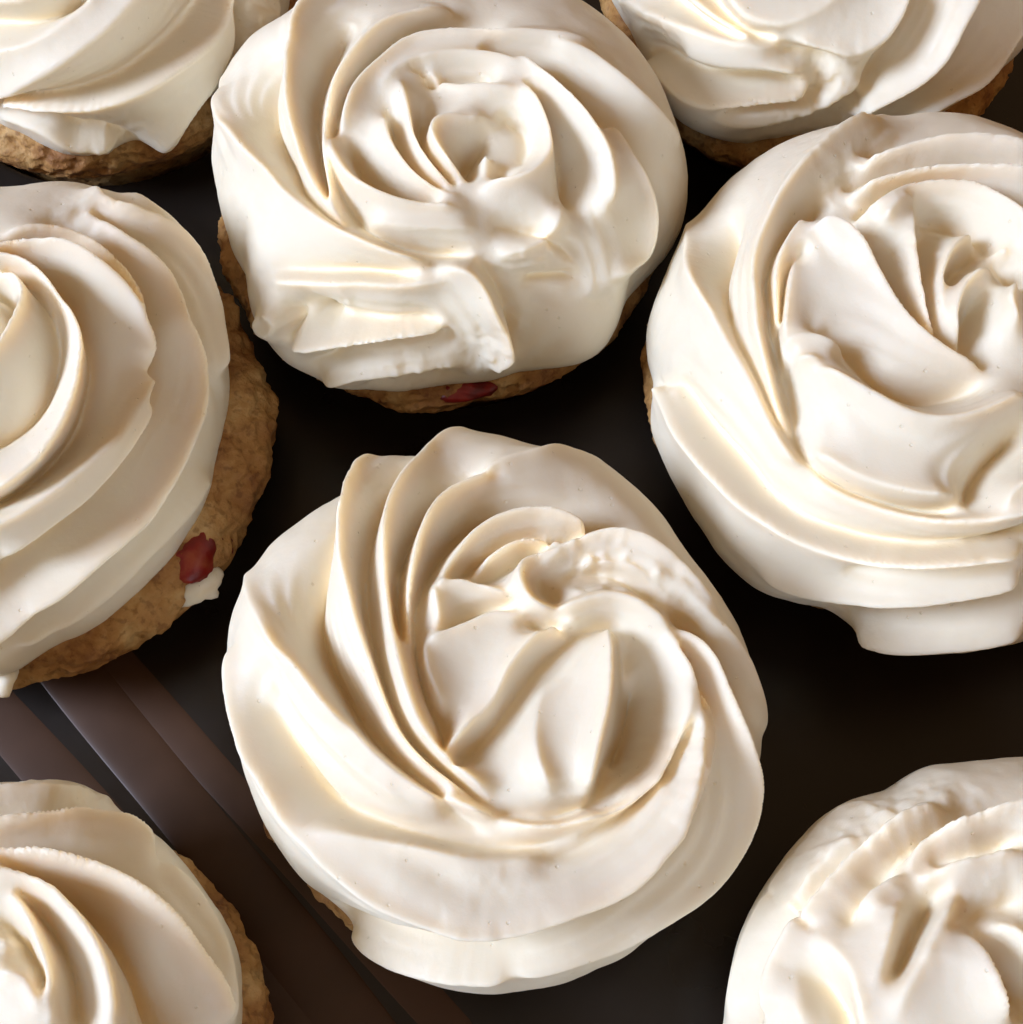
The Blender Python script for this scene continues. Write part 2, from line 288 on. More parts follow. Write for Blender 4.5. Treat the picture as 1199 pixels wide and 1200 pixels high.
CUPCAKES = {
 'A': dict(center=(-0.27, 5.74), radius=3.67, height=1.8, dome=0.0, seed=11, rough=[(1.25, 1.1, 0.63, 0.24), (2.12, 0.71, 0.52, 0.18), (2.17, -1.32, 0.4, 0.25), (-0.13, -3.29, 0.69, 0.12)],
  outline=[3.56, 3.53, 3.51, 3.49, 3.44, 3.38, 3.34, 3.34, 3.38, 3.45, 3.51, 3.58, 3.62, 3.62, 3.59, 3.56, 3.59, 3.66, 3.73, 3.76, 3.71, 3.64, 3.68, 3.72, 3.68, 3.62, 3.62, 3.66, 3.7, 3.72, 3.71, 3.67, 3.66, 3.67, 3.63, 3.57, 3.52, 3.47, 3.42, 3.39, 3.38, 3.37, 3.37, 3.37, 3.38, 3.39, 3.4, 3.43, 3.48, 3.55, 3.62, 3.68, 3.72, 3.75, 3.77, 3.76, 3.75, 3.74, 3.72, 3.71, 3.7, 3.71, 3.72, 3.74, 3.76, 3.77, 3.76, 3.74, 3.71, 3.68, 3.64, 3.6],
  lines=[
   [(-4.143,2.2,0.47),(-3.777,1.79,0.98),(-3.086,0.9,1.87),(-2.789,0.428,3.08),(-2.526,0.0,4.12),(-2.218,-0.373,4.69),(-1.9,-0.791,4.42),(-1.581,-1.098,3.4),(-1.208,-1.449,2.57),(-0.791,-1.735,2.18),(-0.351,-1.9,2.17),(0.066,-2.02,2.45)],
   [(-2.188,3.696,-0.84),(-2.112,3.151,-1.4),(-2.086,2.602,-3.88),(-2.141,1.625,-4.46),(-2.284,1.032,-5.2),(-2.284,0.428,-5.72),(-2.108,-0.11,-5.71),(-1.79,-0.604,-4.77),(-1.46,-1.087,-3.33),(-1.032,-1.493,-2.23),(-0.527,-1.845,-2.12),(-0.011,-2.185,-3.05)],
   [(-1.863,3.953,0.82),(-1.823,3.404,1.71),(-1.823,2.624,2.48),(-1.845,1.987,3.42),(-1.823,1.438,3.97),(-1.746,0.878,3.83),(-1.625,0.329,3.34),(-1.471,-0.154,2.86),(-1.296,-0.615,2.54),(-1.087,-1.065,2.5),(-0.78,-1.427,2.26),(-0.428,-1.658,1.62),(-0.066,-1.867,1.23)],
   [(-1.114,4.455,-0.38),(-1.135,3.906,-0.63),(-1.201,3.36,-1.05),(-1.318,2.822,-2.92),(-1.504,2.262,-3.44),(-1.614,1.669,-3.91),(-1.614,0.955,-3.84),(-1.515,0.373,-3.36),(-1.373,-0.165,-2.84),(-1.186,-0.692,-2.51),(-0.955,-1.131,-2.44),(-0.626,-1.449,-2.27),(-0.285,-1.702,-2.02),(0.011,-1.889,-2.13)],
   [(-0.307,4.294,0.71),(-0.461,3.766,1.48),(-0.802,2.844,2.45),(-1.043,2.273,3.58),(-1.219,1.845,4.27),(-1.296,1.34,4.02),(-1.274,0.802,3.29),(-1.219,0.329,3.38),(-1.153,-0.154,4.16),(-1.01,-0.67,4.33),(-0.835,-1.032,3.66),(-0.593,-1.329,2.9),(-0.285,-1.581,2.6),(0.022,-1.79,2.44)],
   [(0.121,2.383,-0.92),(-0.395,2.218,-2.33),(-0.867,1.878,-3.84),(-1.12,1.395,-4.07),(-1.175,0.78,-3.33),(-1.131,0.384,-2.85),(-1.054,0.055,-2.74)],
   [(2.021,3.805,0.5),(1.626,3.422,0.83),(1.198,3.077,1.39),(0.736,2.778,2.89),(0.264,2.547,2.82),(-0.176,2.251,2.67),(-0.56,1.976,3.35),(-0.813,1.537,4.01),(-0.933,1.109,3.62),(-0.999,0.681,2.76),(-0.988,0.231,2.05),(-0.922,-0.209,1.81),(-0.769,-0.758,1.69),(-0.549,-1.23,1.32)],
   [(1.79,1.592,-3.77),(1.197,1.823,-3.8),(0.659,1.933,-3.85),(0.154,1.889,-4.51),(-0.296,1.746,-5.25),(-0.637,1.416,-4.9),(-0.835,0.988,-3.64),(-0.933,0.516,-2.51),(-0.922,0.011,-1.91),(-0.802,-0.549,-1.82),(-0.604,-0.977,-1.88),(-0.516,-1.351,-1.64)],
   [(1.384,1.559,2.39),(0.966,1.757,2.64),(0.56,1.812,2.94),(0.154,1.702,3.04),(-0.209,1.46,2.86),(-0.461,1.164,2.57),(-0.648,0.867,2.37)],
   [(1.109,1.405,-2.05),(0.681,1.515,-2.09),(0.307,1.46,-1.99),(-0.033,1.263,-2.45),(-0.329,1.087,-2.73),(-0.538,0.835,-1.93)],
   [(0.999,1.329,1.7),(0.714,1.438,1.5),(0.373,1.449,1.64),(0.055,1.252,2.02),(-0.165,1.054,2.25)],
   [(0.648,1.274,-3.21),(0.198,1.142,-3.73),(-0.121,0.911,-3.42)],
   [(-0.198,0.911,-2.63),(-0.132,0.9,-2.71)],
   [(-0.725,0.802,2.46),(-0.67,0.549,2.47),(-0.626,0.264,2.02)],
   [(-0.725,0.813,2.65),(-0.428,0.867,2.54),(-0.11,0.802,2.54),(0.264,0.659,2.42)],
   [(-0.626,0.22,-1.95),(-0.318,0.395,-2.06),(0.055,0.56,-1.82),(0.373,0.604,-1.48)],
   [(-0.813,0.055,2.99),(-0.593,0.176,2.52),(-0.307,0.307,2.53),(0.055,0.45,2.56),(0.538,0.384,2.24)],
   [(-0.813,0.055,2.68),(-0.78,-0.264,2.44),(-0.67,-0.538,2.14),(-0.56,-0.802,1.92)],
   [(-0.483,-1.46,2.47),(-0.472,-1.285,2.47),(-0.22,-1.01,2.52),(0.033,-0.78,2.5),(0.264,-0.307,3.07),(0.549,0.066,3.23),(0.78,0.242,2.46),(1.219,0.362,2.12)],
   [(-0.45,-1.559,-2.68),(-0.187,-1.142,-2.78),(0.11,-0.747,-2.43),(0.428,-0.275,-2.26),(0.758,0.055,-2.15),(1.109,0.22,-1.92)],
   [(0.681,-0.417,0.15),(0.571,-0.966,1.68),(0.582,-1.427,3.0),(0.714,-1.768,3.55)],
   [(1.46,0.362,2.14),(1.471,-0.154,3.71),(1.405,-0.747,4.62),(1.296,-1.153,4.56),(1.175,-1.581,4.06),(1.12,-1.801,3.42)],
   [(1.603,0.275,-4.09),(1.658,-0.165,-4.57),(1.592,-0.736,-4.75),(1.46,-1.23,-4.47),(1.274,-1.757,-3.9),(1.164,-1.911,-3.42)],
   [(1.834,-0.307,-7.96),(1.746,-0.9,-7.7),(1.548,-1.405,-7.44)],
   [(-0.505,-1.57,-1.55),(-0.296,-1.735,-1.3),(-0.044,-1.878,-1.48),(0.384,-2.053,-1.9),(0.824,-2.053,-2.28),(1.12,-1.944,-2.43),(1.362,-1.922,-2.26),(1.658,-1.746,-2.23)],
   [(0.165,-2.075,2.28),(0.659,-2.13,2.33),(1.153,-2.031,2.43),(1.559,-1.889,2.23),(1.955,-1.581,1.84),(2.174,-1.219,2.01),(2.306,-0.813,2.76),(2.35,-0.395,3.19)],
   [(2.526,-0.703,-2.07),(2.504,-0.242,-1.82),(2.328,0.022,-2.02)],
   [(2.284,0.264,2.84),(2.526,0.088,3.1),(2.69,-0.154,3.49),(2.8,-0.56,3.87),(2.877,-0.845,4.06),(3.009,-1.12,4.05),(3.129,-1.449,3.98),(3.195,-1.878,3.72),(3.107,-2.438,3.15),(2.778,-2.954,2.52),(2.262,-3.36,2.13),(1.702,-3.722,1.93),(0.966,-3.876,1.85),(0.296,-3.997,1.84)],
   [(2.328,0.549,-2.46),(2.723,0.066,-2.88),(2.932,-0.264,-3.3),(3.031,-0.659,-3.35),(3.184,-1.054,-2.97),(3.426,-1.449,-2.4),(3.459,-1.878,-1.98)],
   [(2.372,0.878,1.89),(2.69,0.527,2.04),(3.14,0.209,2.09),(3.525,-0.088,1.79),(3.931,-0.395,1.25),(4.173,-0.78,0.83)],
   [(0.824,1.208,3.1),(0.615,1.175,3.1),(0.417,1.076,3.81),(0.373,0.867,4.2),(0.461,0.648,3.89),(0.637,0.494,4.06),(0.824,0.439,4.25)],
   [(0.637,0.911,-1.04),(0.714,0.736,-1.39),(0.867,0.648,-1.73)],
   [(0.703,1.043,2.97),(0.911,1.252,3.2),(1.197,1.384,3.45),(1.504,1.449,4.15),(1.867,1.384,4.46),(2.24,1.175,3.96),(2.602,0.889,3.18),(2.833,0.56,2.52)],
   [(0.307,1.263,-2.43),(0.703,1.416,-2.07),(1.142,1.592,-2.21),(1.603,1.702,-2.1),(2.108,1.57,-1.54),(2.591,1.285,-1.08),(3.098,1.071,-0.39),(3.626,0.919,-0.23),(4.168,0.824,-0.14)],
   [(0.999,0.955,1.31),(1.362,1.109,1.64),(1.757,1.087,1.63),(2.086,0.889,1.31)],
   [(1.252,1.153,2.7),(1.318,1.142,2.59)],
   [(1.68,1.186,2.36),(1.746,1.164,2.47)],
   [(2.064,0.966,2.3),(2.13,0.922,2.3)],
   [(1.087,0.802,0.06),(1.482,0.878,0.23),(1.878,0.769,0.4)],
   [(0.824,0.439,2.87),(1.153,0.549,3.2),(1.581,0.615,3.48),(1.922,0.439,3.43),(2.163,0.231,3.27)],
   [(0.417,0.351,-1.9),(0.813,0.285,-1.79),(1.186,0.296,-2.11),(1.548,0.34,-2.78),(1.724,0.165,-3.37),(1.823,-0.066,-3.65)],
   [(-3.031,-0.571,-1.96),(-2.789,-1.142,-3.55),(-2.493,-1.603,-4.77),(-2.174,-1.889,-4.52),(-1.812,-2.064,-3.68),(-1.329,-2.185,-3.23),(-0.813,-2.251,-3.03),(-0.318,-2.339,-2.77),(0.132,-2.394,-2.48),(0.604,-2.361,-1.94),(1.054,-2.185,-1.23)],
   [(-3.14,-0.813,2.06),(-2.932,-1.351,2.65),(-2.679,-1.724,3.28),(-2.35,-1.998,3.58),(-1.911,-2.163,3.51),(-1.395,-2.284,3.27),(-0.769,-2.361,3.01),(-0.318,-2.427,2.64),(0.165,-2.471,2.05),(0.659,-2.46,1.55)],
   [(-3.371,0.253,2.87),(-3.294,-0.494,3.21),(-3.02,-1.23,3.66),(-2.602,-1.801,4.08),(-2.141,-2.196,4.47),(-1.735,-2.536,4.8),(-1.23,-2.833,5.0),(-0.78,-2.987,5.06),(-0.351,-3.096,5.06),(0.066,-3.107,5.06),(0.417,-3.053,5.06),(0.867,-2.921,5.06),(1.329,-2.778,5.04),(1.658,-2.569,4.97),(1.9,-2.306,4.84),(2.075,-2.086,4.69),(2.251,-1.658,4.52),(2.361,-1.307,3.92),(2.438,-0.955,2.94),(2.449,-0.648,2.75),(2.394,-0.34,2.96),(2.273,-0.011,2.93),(2.152,0.165,3.32)],
   [(1.065,-2.262,-1.43),(1.537,-2.031,-1.81),(1.944,-1.658,-1.76),(2.218,-1.208,-1.77),(2.383,-0.9,-2.06)],
   [(-2.866,-3.898,-2.2),(-1.746,-3.898,-3.19),(-1.131,-3.876,-4.34),(-0.604,-3.832,-5.23),(0.0,-3.777,-5.8),(0.637,-3.481,-6.16),(1.208,-3.107,-6.14),(1.812,-2.723,-5.29),(2.328,-2.218,-4.09),(2.569,-1.658,-3.34),(2.701,-1.175,-2.76),(2.69,-0.889,-2.11)],
   [(-2.372,-4.216,1.43),(-1.603,-4.195,1.6),(-0.867,-4.107,1.82),(-0.329,-4.063,2.05),(0.296,-3.997,2.23)],
   [(4.107,-1.285,-1.4),(4.304,-1.922,-1.48),(3.986,-2.624,-1.6),(3.514,-3.305,-1.72),(2.954,-3.854,-1.81)],
   [(-2.734,-0.022,1.24),(-2.394,-0.648,1.5),(-1.976,-1.164,1.69),(-1.526,-1.548,1.6),(-1.043,-1.856,1.43)],
   [(-2.8,-0.242,-0.75),(-2.46,-0.835,-0.92),(-2.031,-1.329,-1.06),(-1.581,-1.713,-1.03),(-1.098,-1.998,-0.95)],
   [(0.659,-2.613,1.21),(1.153,-2.471,1.39),(1.614,-2.174,1.51),(1.911,-1.779,1.41),(2.086,-1.427,1.2)],
   [(0.758,-2.504,-0.96),(1.208,-2.35,-1.07),(1.592,-2.053,-1.13),(1.856,-1.68,-1.04)],
   [(2.383,-0.066,1.28),(2.547,-0.384,1.49),(2.635,-0.703,1.92),(2.635,-1.01,2.27),(2.536,-1.395,2.27),(2.372,-1.845,1.91),(2.152,-2.251,1.52)],
   [(2.438,-0.121,-1.38),(2.591,-0.439,-1.56),(2.701,-0.758,-1.94),(2.723,-1.087,-2.04),(2.668,-1.427,-1.9)],
   [(0.999,1.054,1.22),(1.252,1.208,1.43),(1.592,1.219,1.62),(1.933,1.054,1.52),(2.262,0.758,1.26)],
   [(0.911,0.933,-1.01),(1.252,1.054,-1.25),(1.581,1.043,-1.43),(1.889,0.878,-1.27),(2.163,0.626,-1.02)],
  ]),
 'B': dict(center=(-1.05, 14.35), radius=3.81, height=2.1, dome=0.35, seed=12, rough=[(1.06, -4.24, 0.46, 0.5), (-0.61, -4.71, 0.69, 0.2), (1.58, -2.72, 0.57, 0.25), (-1.76, -3.47, 0.46, 0.25)],
  outline=[3.86, 3.84, 3.83, 3.83, 3.85, 3.85, 3.84, 3.81, 3.8, 3.8, 3.8, 3.79, 3.77, 3.74, 3.7, 3.67, 3.63, 3.6, 3.57, 3.54, 3.55, 3.57, 3.62, 3.69, 3.74, 3.7, 3.66, 3.71, 3.82, 3.94, 4.04, 4.01, 3.86, 3.73, 3.73, 3.74, 3.69, 3.63, 3.59, 3.57, 3.56, 3.53, 3.53, 3.64, 3.78, 3.88, 3.95, 4.0, 4.01, 3.97, 3.91, 3.88, 3.84, 3.74, 3.64, 3.6, 3.6, 3.59, 3.58, 3.66, 3.79, 3.88, 3.88, 3.77, 3.63, 3.57, 3.6, 3.67, 3.76, 3.83, 3.87, 3.87],
  lines=[
   [(-4.292,2.339,0.55),(-4.062,1.839,1.14),(-3.538,0.233,2.67),(-3.026,-0.594,4.12),(-2.654,-1.176,4.13),(-2.211,-1.676,3.0),(-1.781,-2.014,2.05),(-1.42,-2.281,2.28),(-1.047,-2.549,3.35),(-0.687,-2.735,3.76),(-0.163,-2.933,3.42)],
   [(-2.351,0.791,-5.07),(-2.77,0.198,-5.64),(-2.828,-0.396,-5.79),(-2.549,-1.001,-4.75),(-2.223,-1.525,-3.22),(-1.862,-1.885,-2.2),(-1.455,-2.211,-1.87),(-1.129,-2.433,-1.93)],
   [(-1.734,1.897,4.42),(-1.944,1.327,4.73),(-2.06,0.663,5.09),(-2.095,0.047,4.96),(-2.072,-0.594,4.27),(-1.944,-1.199,3.5),(-1.723,-1.641,2.65),(-1.513,-1.99,2.03),(-1.304,-2.246,2.03)],
   [(-1.432,1.176,-3.05),(-1.734,0.512,-3.98),(-1.897,-0.035,-4.55),(-1.92,-0.628,-4.17),(-1.839,-1.094,-3.51),(-1.664,-1.571,-2.69),(-1.478,-1.979,-1.93)],
   [(0.151,1.292,2.87),(-0.163,1.176,3.53),(-0.791,0.861,4.25),(-1.21,0.372,4.1),(-1.455,-0.035,3.24),(-1.571,-0.5,2.53),(-1.618,-1.024,2.1),(-1.536,-1.501,1.93),(-1.432,-1.897,2.25),(-1.304,-2.223,2.54)],
   [(0.896,0.826,-2.4),(0.116,0.943,-3.33),(-0.535,0.733,-3.74),(-1.036,0.326,-3.77),(-1.385,-0.14,-3.17),(-1.536,-0.652,-2.42),(-1.548,-1.024,-2.31)],
   [(2.188,0.71,2.8),(1.676,0.757,2.99),(0.989,0.78,3.34),(0.163,0.791,3.61),(-0.442,0.663,3.53),(-0.885,0.209,3.55),(-1.199,-0.233,3.55),(-1.327,-0.663,3.22),(-1.385,-0.908,2.8)],
   [(-1.42,-0.931,1.26),(-1.49,-1.176,1.82),(-1.362,-1.443,2.66),(-1.164,-1.711,3.63),(-0.861,-1.955,4.25),(-0.57,-2.083,3.91),(-0.151,-2.188,3.44),(0.338,-2.258,3.59)],
   [(-1.583,-1.21,-1.33),(-1.466,-1.641,-2.0),(-1.257,-2.025,-2.76),(-0.931,-2.398,-3.07),(-0.524,-2.654,-3.42),(0.0,-2.84,-3.28),(0.512,-2.886,-2.52)],
   [(-0.978,-2.304,1.78),(-0.512,-2.433,1.87),(0.093,-2.514,1.8),(0.582,-2.479,1.66)],
   [(-1.327,-0.966,-3.16),(-1.117,-1.397,-4.3),(-0.803,-1.757,-4.67),(-0.477,-1.967,-3.79),(0.035,-2.142,-2.83)],
   [(-0.78,-0.628,2.83),(-0.675,-1.094,2.54),(-0.431,-1.501,2.12),(-0.116,-1.827,1.97),(0.268,-2.025,2.09)],
   [(-0.698,-0.547,-3.15),(-0.605,-1.047,-2.63),(-0.361,-1.513,-2.07),(-0.058,-1.816,-1.7),(0.186,-1.967,-1.42)],
   [(-0.57,-0.151,3.64),(-0.431,-0.652,3.17),(-0.314,-1.129,2.62),(-0.07,-1.548,2.31),(0.209,-1.839,2.2)],
   [(-0.256,-0.372,-3.87),(-0.326,-0.768,-2.95),(-0.209,-1.187,-2.41),(0.023,-1.56,-2.41),(0.279,-1.792,-2.57)],
   [(0.745,-0.663,2.32),(0.524,-0.815,2.85),(0.186,-0.85,3.6),(-0.058,-0.978,3.9),(-0.07,-1.21,3.59),(0.14,-1.513,2.93),(0.419,-1.723,2.05)],
   [(0.687,-0.803,-3.29),(0.442,-1.082,-4.92),(0.361,-1.408,-4.67),(0.442,-1.699,-2.61)],
   [(0.663,-1.397,2.83),(0.71,-1.501,2.03)],
   [(0.85,-1.525,-3.84),(0.966,-1.664,-3.75)],
   [(1.199,-0.07,2.8),(1.42,-0.5,3.1),(1.56,-0.954,3.47),(1.56,-1.315,3.66),(1.362,-1.595,3.6),(1.071,-1.769,3.43),(0.698,-1.862,3.29)],
   [(0.931,-0.512,-2.61),(1.234,-0.663,-2.34),(1.327,-1.047,-1.99),(1.164,-1.397,-1.71)],
   [(-0.582,-0.023,2.13),(-0.209,0.128,1.75),(0.233,-0.07,1.97),(0.803,-0.186,2.35),(1.141,-0.221,2.43)],
   [(-0.396,0.186,-2.15),(0.233,-0.012,-2.51),(0.687,0.023,-3.35)],
   [(-0.826,-0.186,2.75),(-0.524,0.175,2.93),(0.035,0.407,2.96),(0.826,0.396,2.62),(1.199,0.221,2.26)],
   [(1.304,-0.081,-2.96),(1.525,-0.419,-3.61),(1.676,-0.71,-4.81),(1.885,-1.117,-5.86),(1.99,-1.49,-5.56),(2.002,-1.932,-4.65)],
   [(0.919,0.524,1.47),(1.234,0.349,2.48),(1.56,-0.116,3.82),(1.979,-0.675,4.39),(2.293,-1.117,4.19),(2.456,-1.571,3.84),(2.398,-2.025,3.59)],
   [(0.64,0.535,-2.02),(1.129,0.466,-2.5),(1.583,0.186,-4.07),(2.06,-0.244,-4.23),(2.502,-0.64,-3.3),(2.98,-1.047,-4.18),(3.445,-1.478,-5.16),(3.841,-1.967,-4.65),(3.759,-2.467,-3.98)],
   [(2.316,-0.407,2.13),(2.584,-0.815,2.73),(2.875,-1.21,3.48),(3.224,-1.595,3.75),(3.503,-2.048,3.57),(3.457,-2.444,3.2),(2.77,-2.863,2.83)],
   [(1.676,0.64,2.83),(2.176,0.396,3.2),(2.689,0.023,3.23),(3.224,-0.163,2.37),(3.957,-0.186,1.4)],
   [(1.769,-1.979,1.35),(1.653,-2.339,1.35),(1.338,-2.665,1.35),(0.978,-2.863,1.35)],
   [(0.85,-2.351,-2.28),(1.478,-2.421,-2.59),(1.92,-2.479,-2.95),(2.235,-2.723,-3.17)],
   [(1.397,-3.259,-4.32),(1.885,-3.061,-4.32),(2.398,-2.91,-4.32)],
   [(1.501,-3.585,-2.03),(2.142,-3.41,-1.62),(3.003,-3.166,-1.22)],
   [(-2.63,-2.735,-1.49),(-2.002,-2.805,-2.53),(-1.304,-2.921,-3.33),(-0.757,-3.003,-3.3),(-0.314,-3.084,-2.89)],
   [(-2.595,-2.863,1.34),(-1.385,-3.038,1.9),(-0.419,-3.166,2.21),(0.221,-3.201,2.19)],
   [(-2.84,-3.317,2.7),(-2.561,-3.34,2.7),(-2.491,-3.468,2.7),(-2.689,-3.596,2.7),(-3.014,-3.585,2.7),(-3.096,-3.445,2.7),(-2.898,-3.329,2.7)],
   [(-2.467,-3.27,-3.29),(-2.351,-3.445,-3.32),(-2.584,-3.666,-3.16)],
   [(-1.967,-3.352,-7.88),(-1.746,-3.515,-6.93),(-1.595,-3.631,-5.7)],
   [(-2.188,-3.282,-3.75),(-1.92,-3.294,-3.64),(-1.571,-3.608,-3.4),(-0.919,-3.783,-2.92),(0.012,-3.887,-2.38)],
   [(-2.409,-3.806,3.8),(-1.862,-3.806,3.69),(-1.292,-3.876,3.2),(-0.617,-3.899,2.72),(0.07,-3.969,2.64)],
   [(-2.549,-4.248,-1.68),(-2.363,-4.295,-1.93),(-1.955,-4.271,-2.41),(-1.571,-4.027,-2.87),(-0.919,-3.992,-2.83),(0.175,-4.12,-2.39)],
   [(-2.27,-4.597,2.12),(-1.315,-4.504,1.98),(-0.431,-4.586,1.8),(0.372,-4.656,1.66)],
   [(-1.478,-4.923,-1.69),(-0.64,-4.912,-1.89),(0.209,-4.946,-2.09)],
   [(0.023,-3.026,3.95),(0.407,-3.049,4.17),(0.628,-3.212,4.47),(0.826,-3.561,4.92),(1.071,-3.946,4.98),(1.176,-4.26,4.57),(1.001,-4.644,4.05)],
   [(0.582,-2.956,-2.74),(0.908,-3.305,-3.9),(1.187,-3.748,-4.24),(1.362,-4.225,-3.56),(1.466,-4.621,-2.91)],
   [(0.15,2.35,-2.71),(0.38,2.48,-2.8),(0.62,2.6,-2.85),(0.87,2.69,-2.75),(1.12,2.77,-2.65),(1.38,2.83,-2.55)],
   [(-0.33,2.49,2.49),(-0.14,2.67,2.53),(0.08,2.83,2.44),(0.3,2.97,2.36),(0.53,3.1,2.27),(0.77,3.21,2.18),(1.02,3.31,2.1),(1.27,3.39,2.01)],
   [(-0.88,2.52,-2.85),(-0.72,2.74,-2.75),(-0.55,2.94,-2.65),(-0.36,3.13,-2.55),(-0.16,3.3,-2.46),(0.05,3.46,-2.36),(0.27,3.61,-2.26),(0.5,3.75,-2.16),(0.73,3.87,-2.06)],
   [(-1.36,2.66,2.36),(-1.23,2.9,2.27),(-1.09,3.12,2.18),(-0.93,3.34,2.1),(-0.76,3.54,2.01),(-0.58,3.74,1.92)],
  ]),
 'C': dict(center=(6.31, 10.79), radius=4.36, height=1.9, dome=0.1, seed=13, rough=[(-1.41, 2.19, 0.69, 0.2), (-0.51, 0.69, 0.57, 0.15)],
  outline=[4.31, 4.31, 4.31, 4.31, 4.31, 4.31, 4.3, 4.3, 4.28, 4.27, 4.26, 4.25, 4.24, 4.25, 4.31, 4.39, 4.44, 4.42, 4.34, 4.23, 4.17, 4.16, 4.21, 4.29, 4.37, 4.4, 4.4, 4.37, 4.33, 4.3, 4.28, 4.28, 4.28, 4.3, 4.32, 4.28, 4.23, 4.26, 4.31, 4.31, 4.3, 4.29, 4.3, 4.33, 4.39, 4.41, 4.4, 4.36, 4.32, 4.32, 4.35, 4.37, 4.35, 4.31, 4.28, 4.24, 4.22, 4.23, 4.24, 4.25, 4.27, 4.28, 4.29, 4.3, 4.3, 4.31, 4.31, 4.31, 4.31, 4.31, 4.31, 4.31],
  lines=[
   [(-4.198,2.821,0.58),(-4.048,2.292,1.2),(-3.861,1.071,2.2),(-3.687,0.399,2.69),(-3.388,-0.436,2.13),(-3.151,-1.034,1.75),(-2.977,-1.557,1.77),(-2.715,-2.105,1.59),(-2.379,-2.503,1.46),(-1.893,-2.902,1.75),(-1.246,-3.164,2.37),(-0.386,-3.276,3.49),(0.274,-3.213,4.43),(0.984,-2.952,4.49)],
   [(-3.338,1.856,-6.98),(-3.587,1.196,-6.26),(-3.575,0.536,-4.18),(-3.463,-0.137,-2.31),(-3.213,-0.747,-1.84),(-3.027,-1.27,-1.79),(-2.827,-1.831,-1.65),(-2.541,-2.279,-1.69),(-2.167,-2.641,-1.87),(-1.756,-2.915,-2.0),(-1.233,-3.114,-2.11),(-0.486,-3.201,-2.28)],
   [(-0.394,4.911,0.45),(-0.524,4.377,0.75),(-0.711,3.859,1.25),(-0.958,3.368,2.08),(-1.27,2.915,4.33),(-1.843,2.304,4.58),(-2.454,1.582,3.94),(-2.802,0.909,3.0),(-2.927,0.361,2.79),(-2.952,-0.274,2.84),(-2.877,-0.996,2.64),(-2.802,-1.582,2.16),(-2.653,-2.005,1.45)],
   [(-1.868,1.881,-4.87),(-2.379,1.445,-3.87),(-2.715,0.909,-2.95),(-2.852,0.237,-2.76),(-2.827,-0.61,-2.76),(-2.765,-1.358,-2.41),(-2.641,-1.906,-2.01)],
   [(-2.18,1.32,2.36),(-2.541,0.697,2.48),(-2.69,0.112,2.27),(-2.69,-0.623,1.65),(-2.653,-1.046,1.29)],
   [(-2.167,0.972,-1.56),(-2.528,0.361,-1.61),(-2.69,-0.386,-2.01),(-2.715,-1.183,-2.86),(-2.628,-2.08,-2.53),(-2.379,-2.503,-1.7),(-1.831,-2.877,-1.98),(-1.233,-3.076,-2.81),(-0.498,-3.139,-3.44)],
   [(-2.616,-0.66,2.83),(-2.553,0.0,2.24),(-2.391,0.623,1.56),(-2.13,0.972,2.44),(-1.881,1.034,4.19),(-1.582,0.785,4.34),(-1.358,0.311,3.53),(-1.146,-0.187,3.03),(-0.834,-0.623,2.52),(-0.423,-0.922,1.95),(0.025,-1.121,1.6)],
   [(-1.769,1.221,-4.15),(-1.457,0.897,-4.04),(-1.221,0.274,-3.43),(-0.934,-0.361,-2.7),(-0.548,-0.785,-2.02),(0.012,-1.096,-1.48)],
   [(-1.196,1.059,4.06),(-0.909,1.383,3.66),(-0.685,1.52,2.87)],
   [(-0.685,1.495,2.14),(-0.747,0.922,2.72),(-0.747,0.162,2.67),(-0.685,-0.473,2.36),(-0.523,-0.735,2.16)],
   [(-0.511,1.358,-4.31),(-0.673,0.673,-3.16),(-0.66,-0.037,-2.52),(-0.585,-0.536,-2.46),(-0.286,-0.909,-2.47)],
   [(0.199,1.109,1.5),(-0.212,0.735,2.33),(-0.436,0.274,2.79),(-0.523,-0.212,2.7),(-0.423,-0.623,2.45)],
   [(0.224,0.884,-3.55),(-0.149,0.56,-3.34),(-0.399,0.162,-2.69)],
   [(0.274,0.349,3.97),(-0.037,0.212,3.9),(-0.262,-0.137,3.83),(-0.361,-0.498,3.27),(-0.286,-0.772,2.56)],
   [(0.05,0.112,-3.8),(-0.174,-0.336,-3.87),(-0.174,-0.71,-3.27),(0.025,-1.071,-2.3)],
   [(0.536,0.062,4.12),(0.386,-0.237,4.33),(0.423,-0.635,4.56)],
   [(-2.217,-0.623,-1.94),(-1.955,-0.735,-2.58),(-1.669,-0.922,-3.47),(-1.32,-1.295,-4.18),(-0.884,-1.457,-4.26),(-0.05,-1.283,-3.77)],
   [(-2.628,-0.772,2.88),(-2.404,-0.71,2.92),(-2.13,-0.76,2.52),(-1.868,-0.884,1.95)],
   [(-2.628,-0.984,-2.04),(-2.665,-1.32,-2.87),(-2.665,-1.681,-3.05)],
   [(-2.491,-1.046,3.48),(-2.217,-1.096,3.48)],
   [(-2.229,-1.221,4.61),(-1.694,-1.619,4.5),(-1.071,-2.018,4.37),(-0.411,-2.018,4.22),(0.411,-1.657,4.1)],
   [(-2.329,-2.254,2.34),(-1.769,-2.69,2.42),(-1.183,-2.902,2.52),(-0.598,-2.952,2.59)],
   [(-0.374,-3.139,-4.18),(-0.262,-2.802,-5.03),(0.012,-2.391,-5.58),(0.399,-1.968,-5.75)],
   [(-0.112,-3.176,4.06),(0.062,-2.902,4.06),(0.648,-2.74,4.06)],
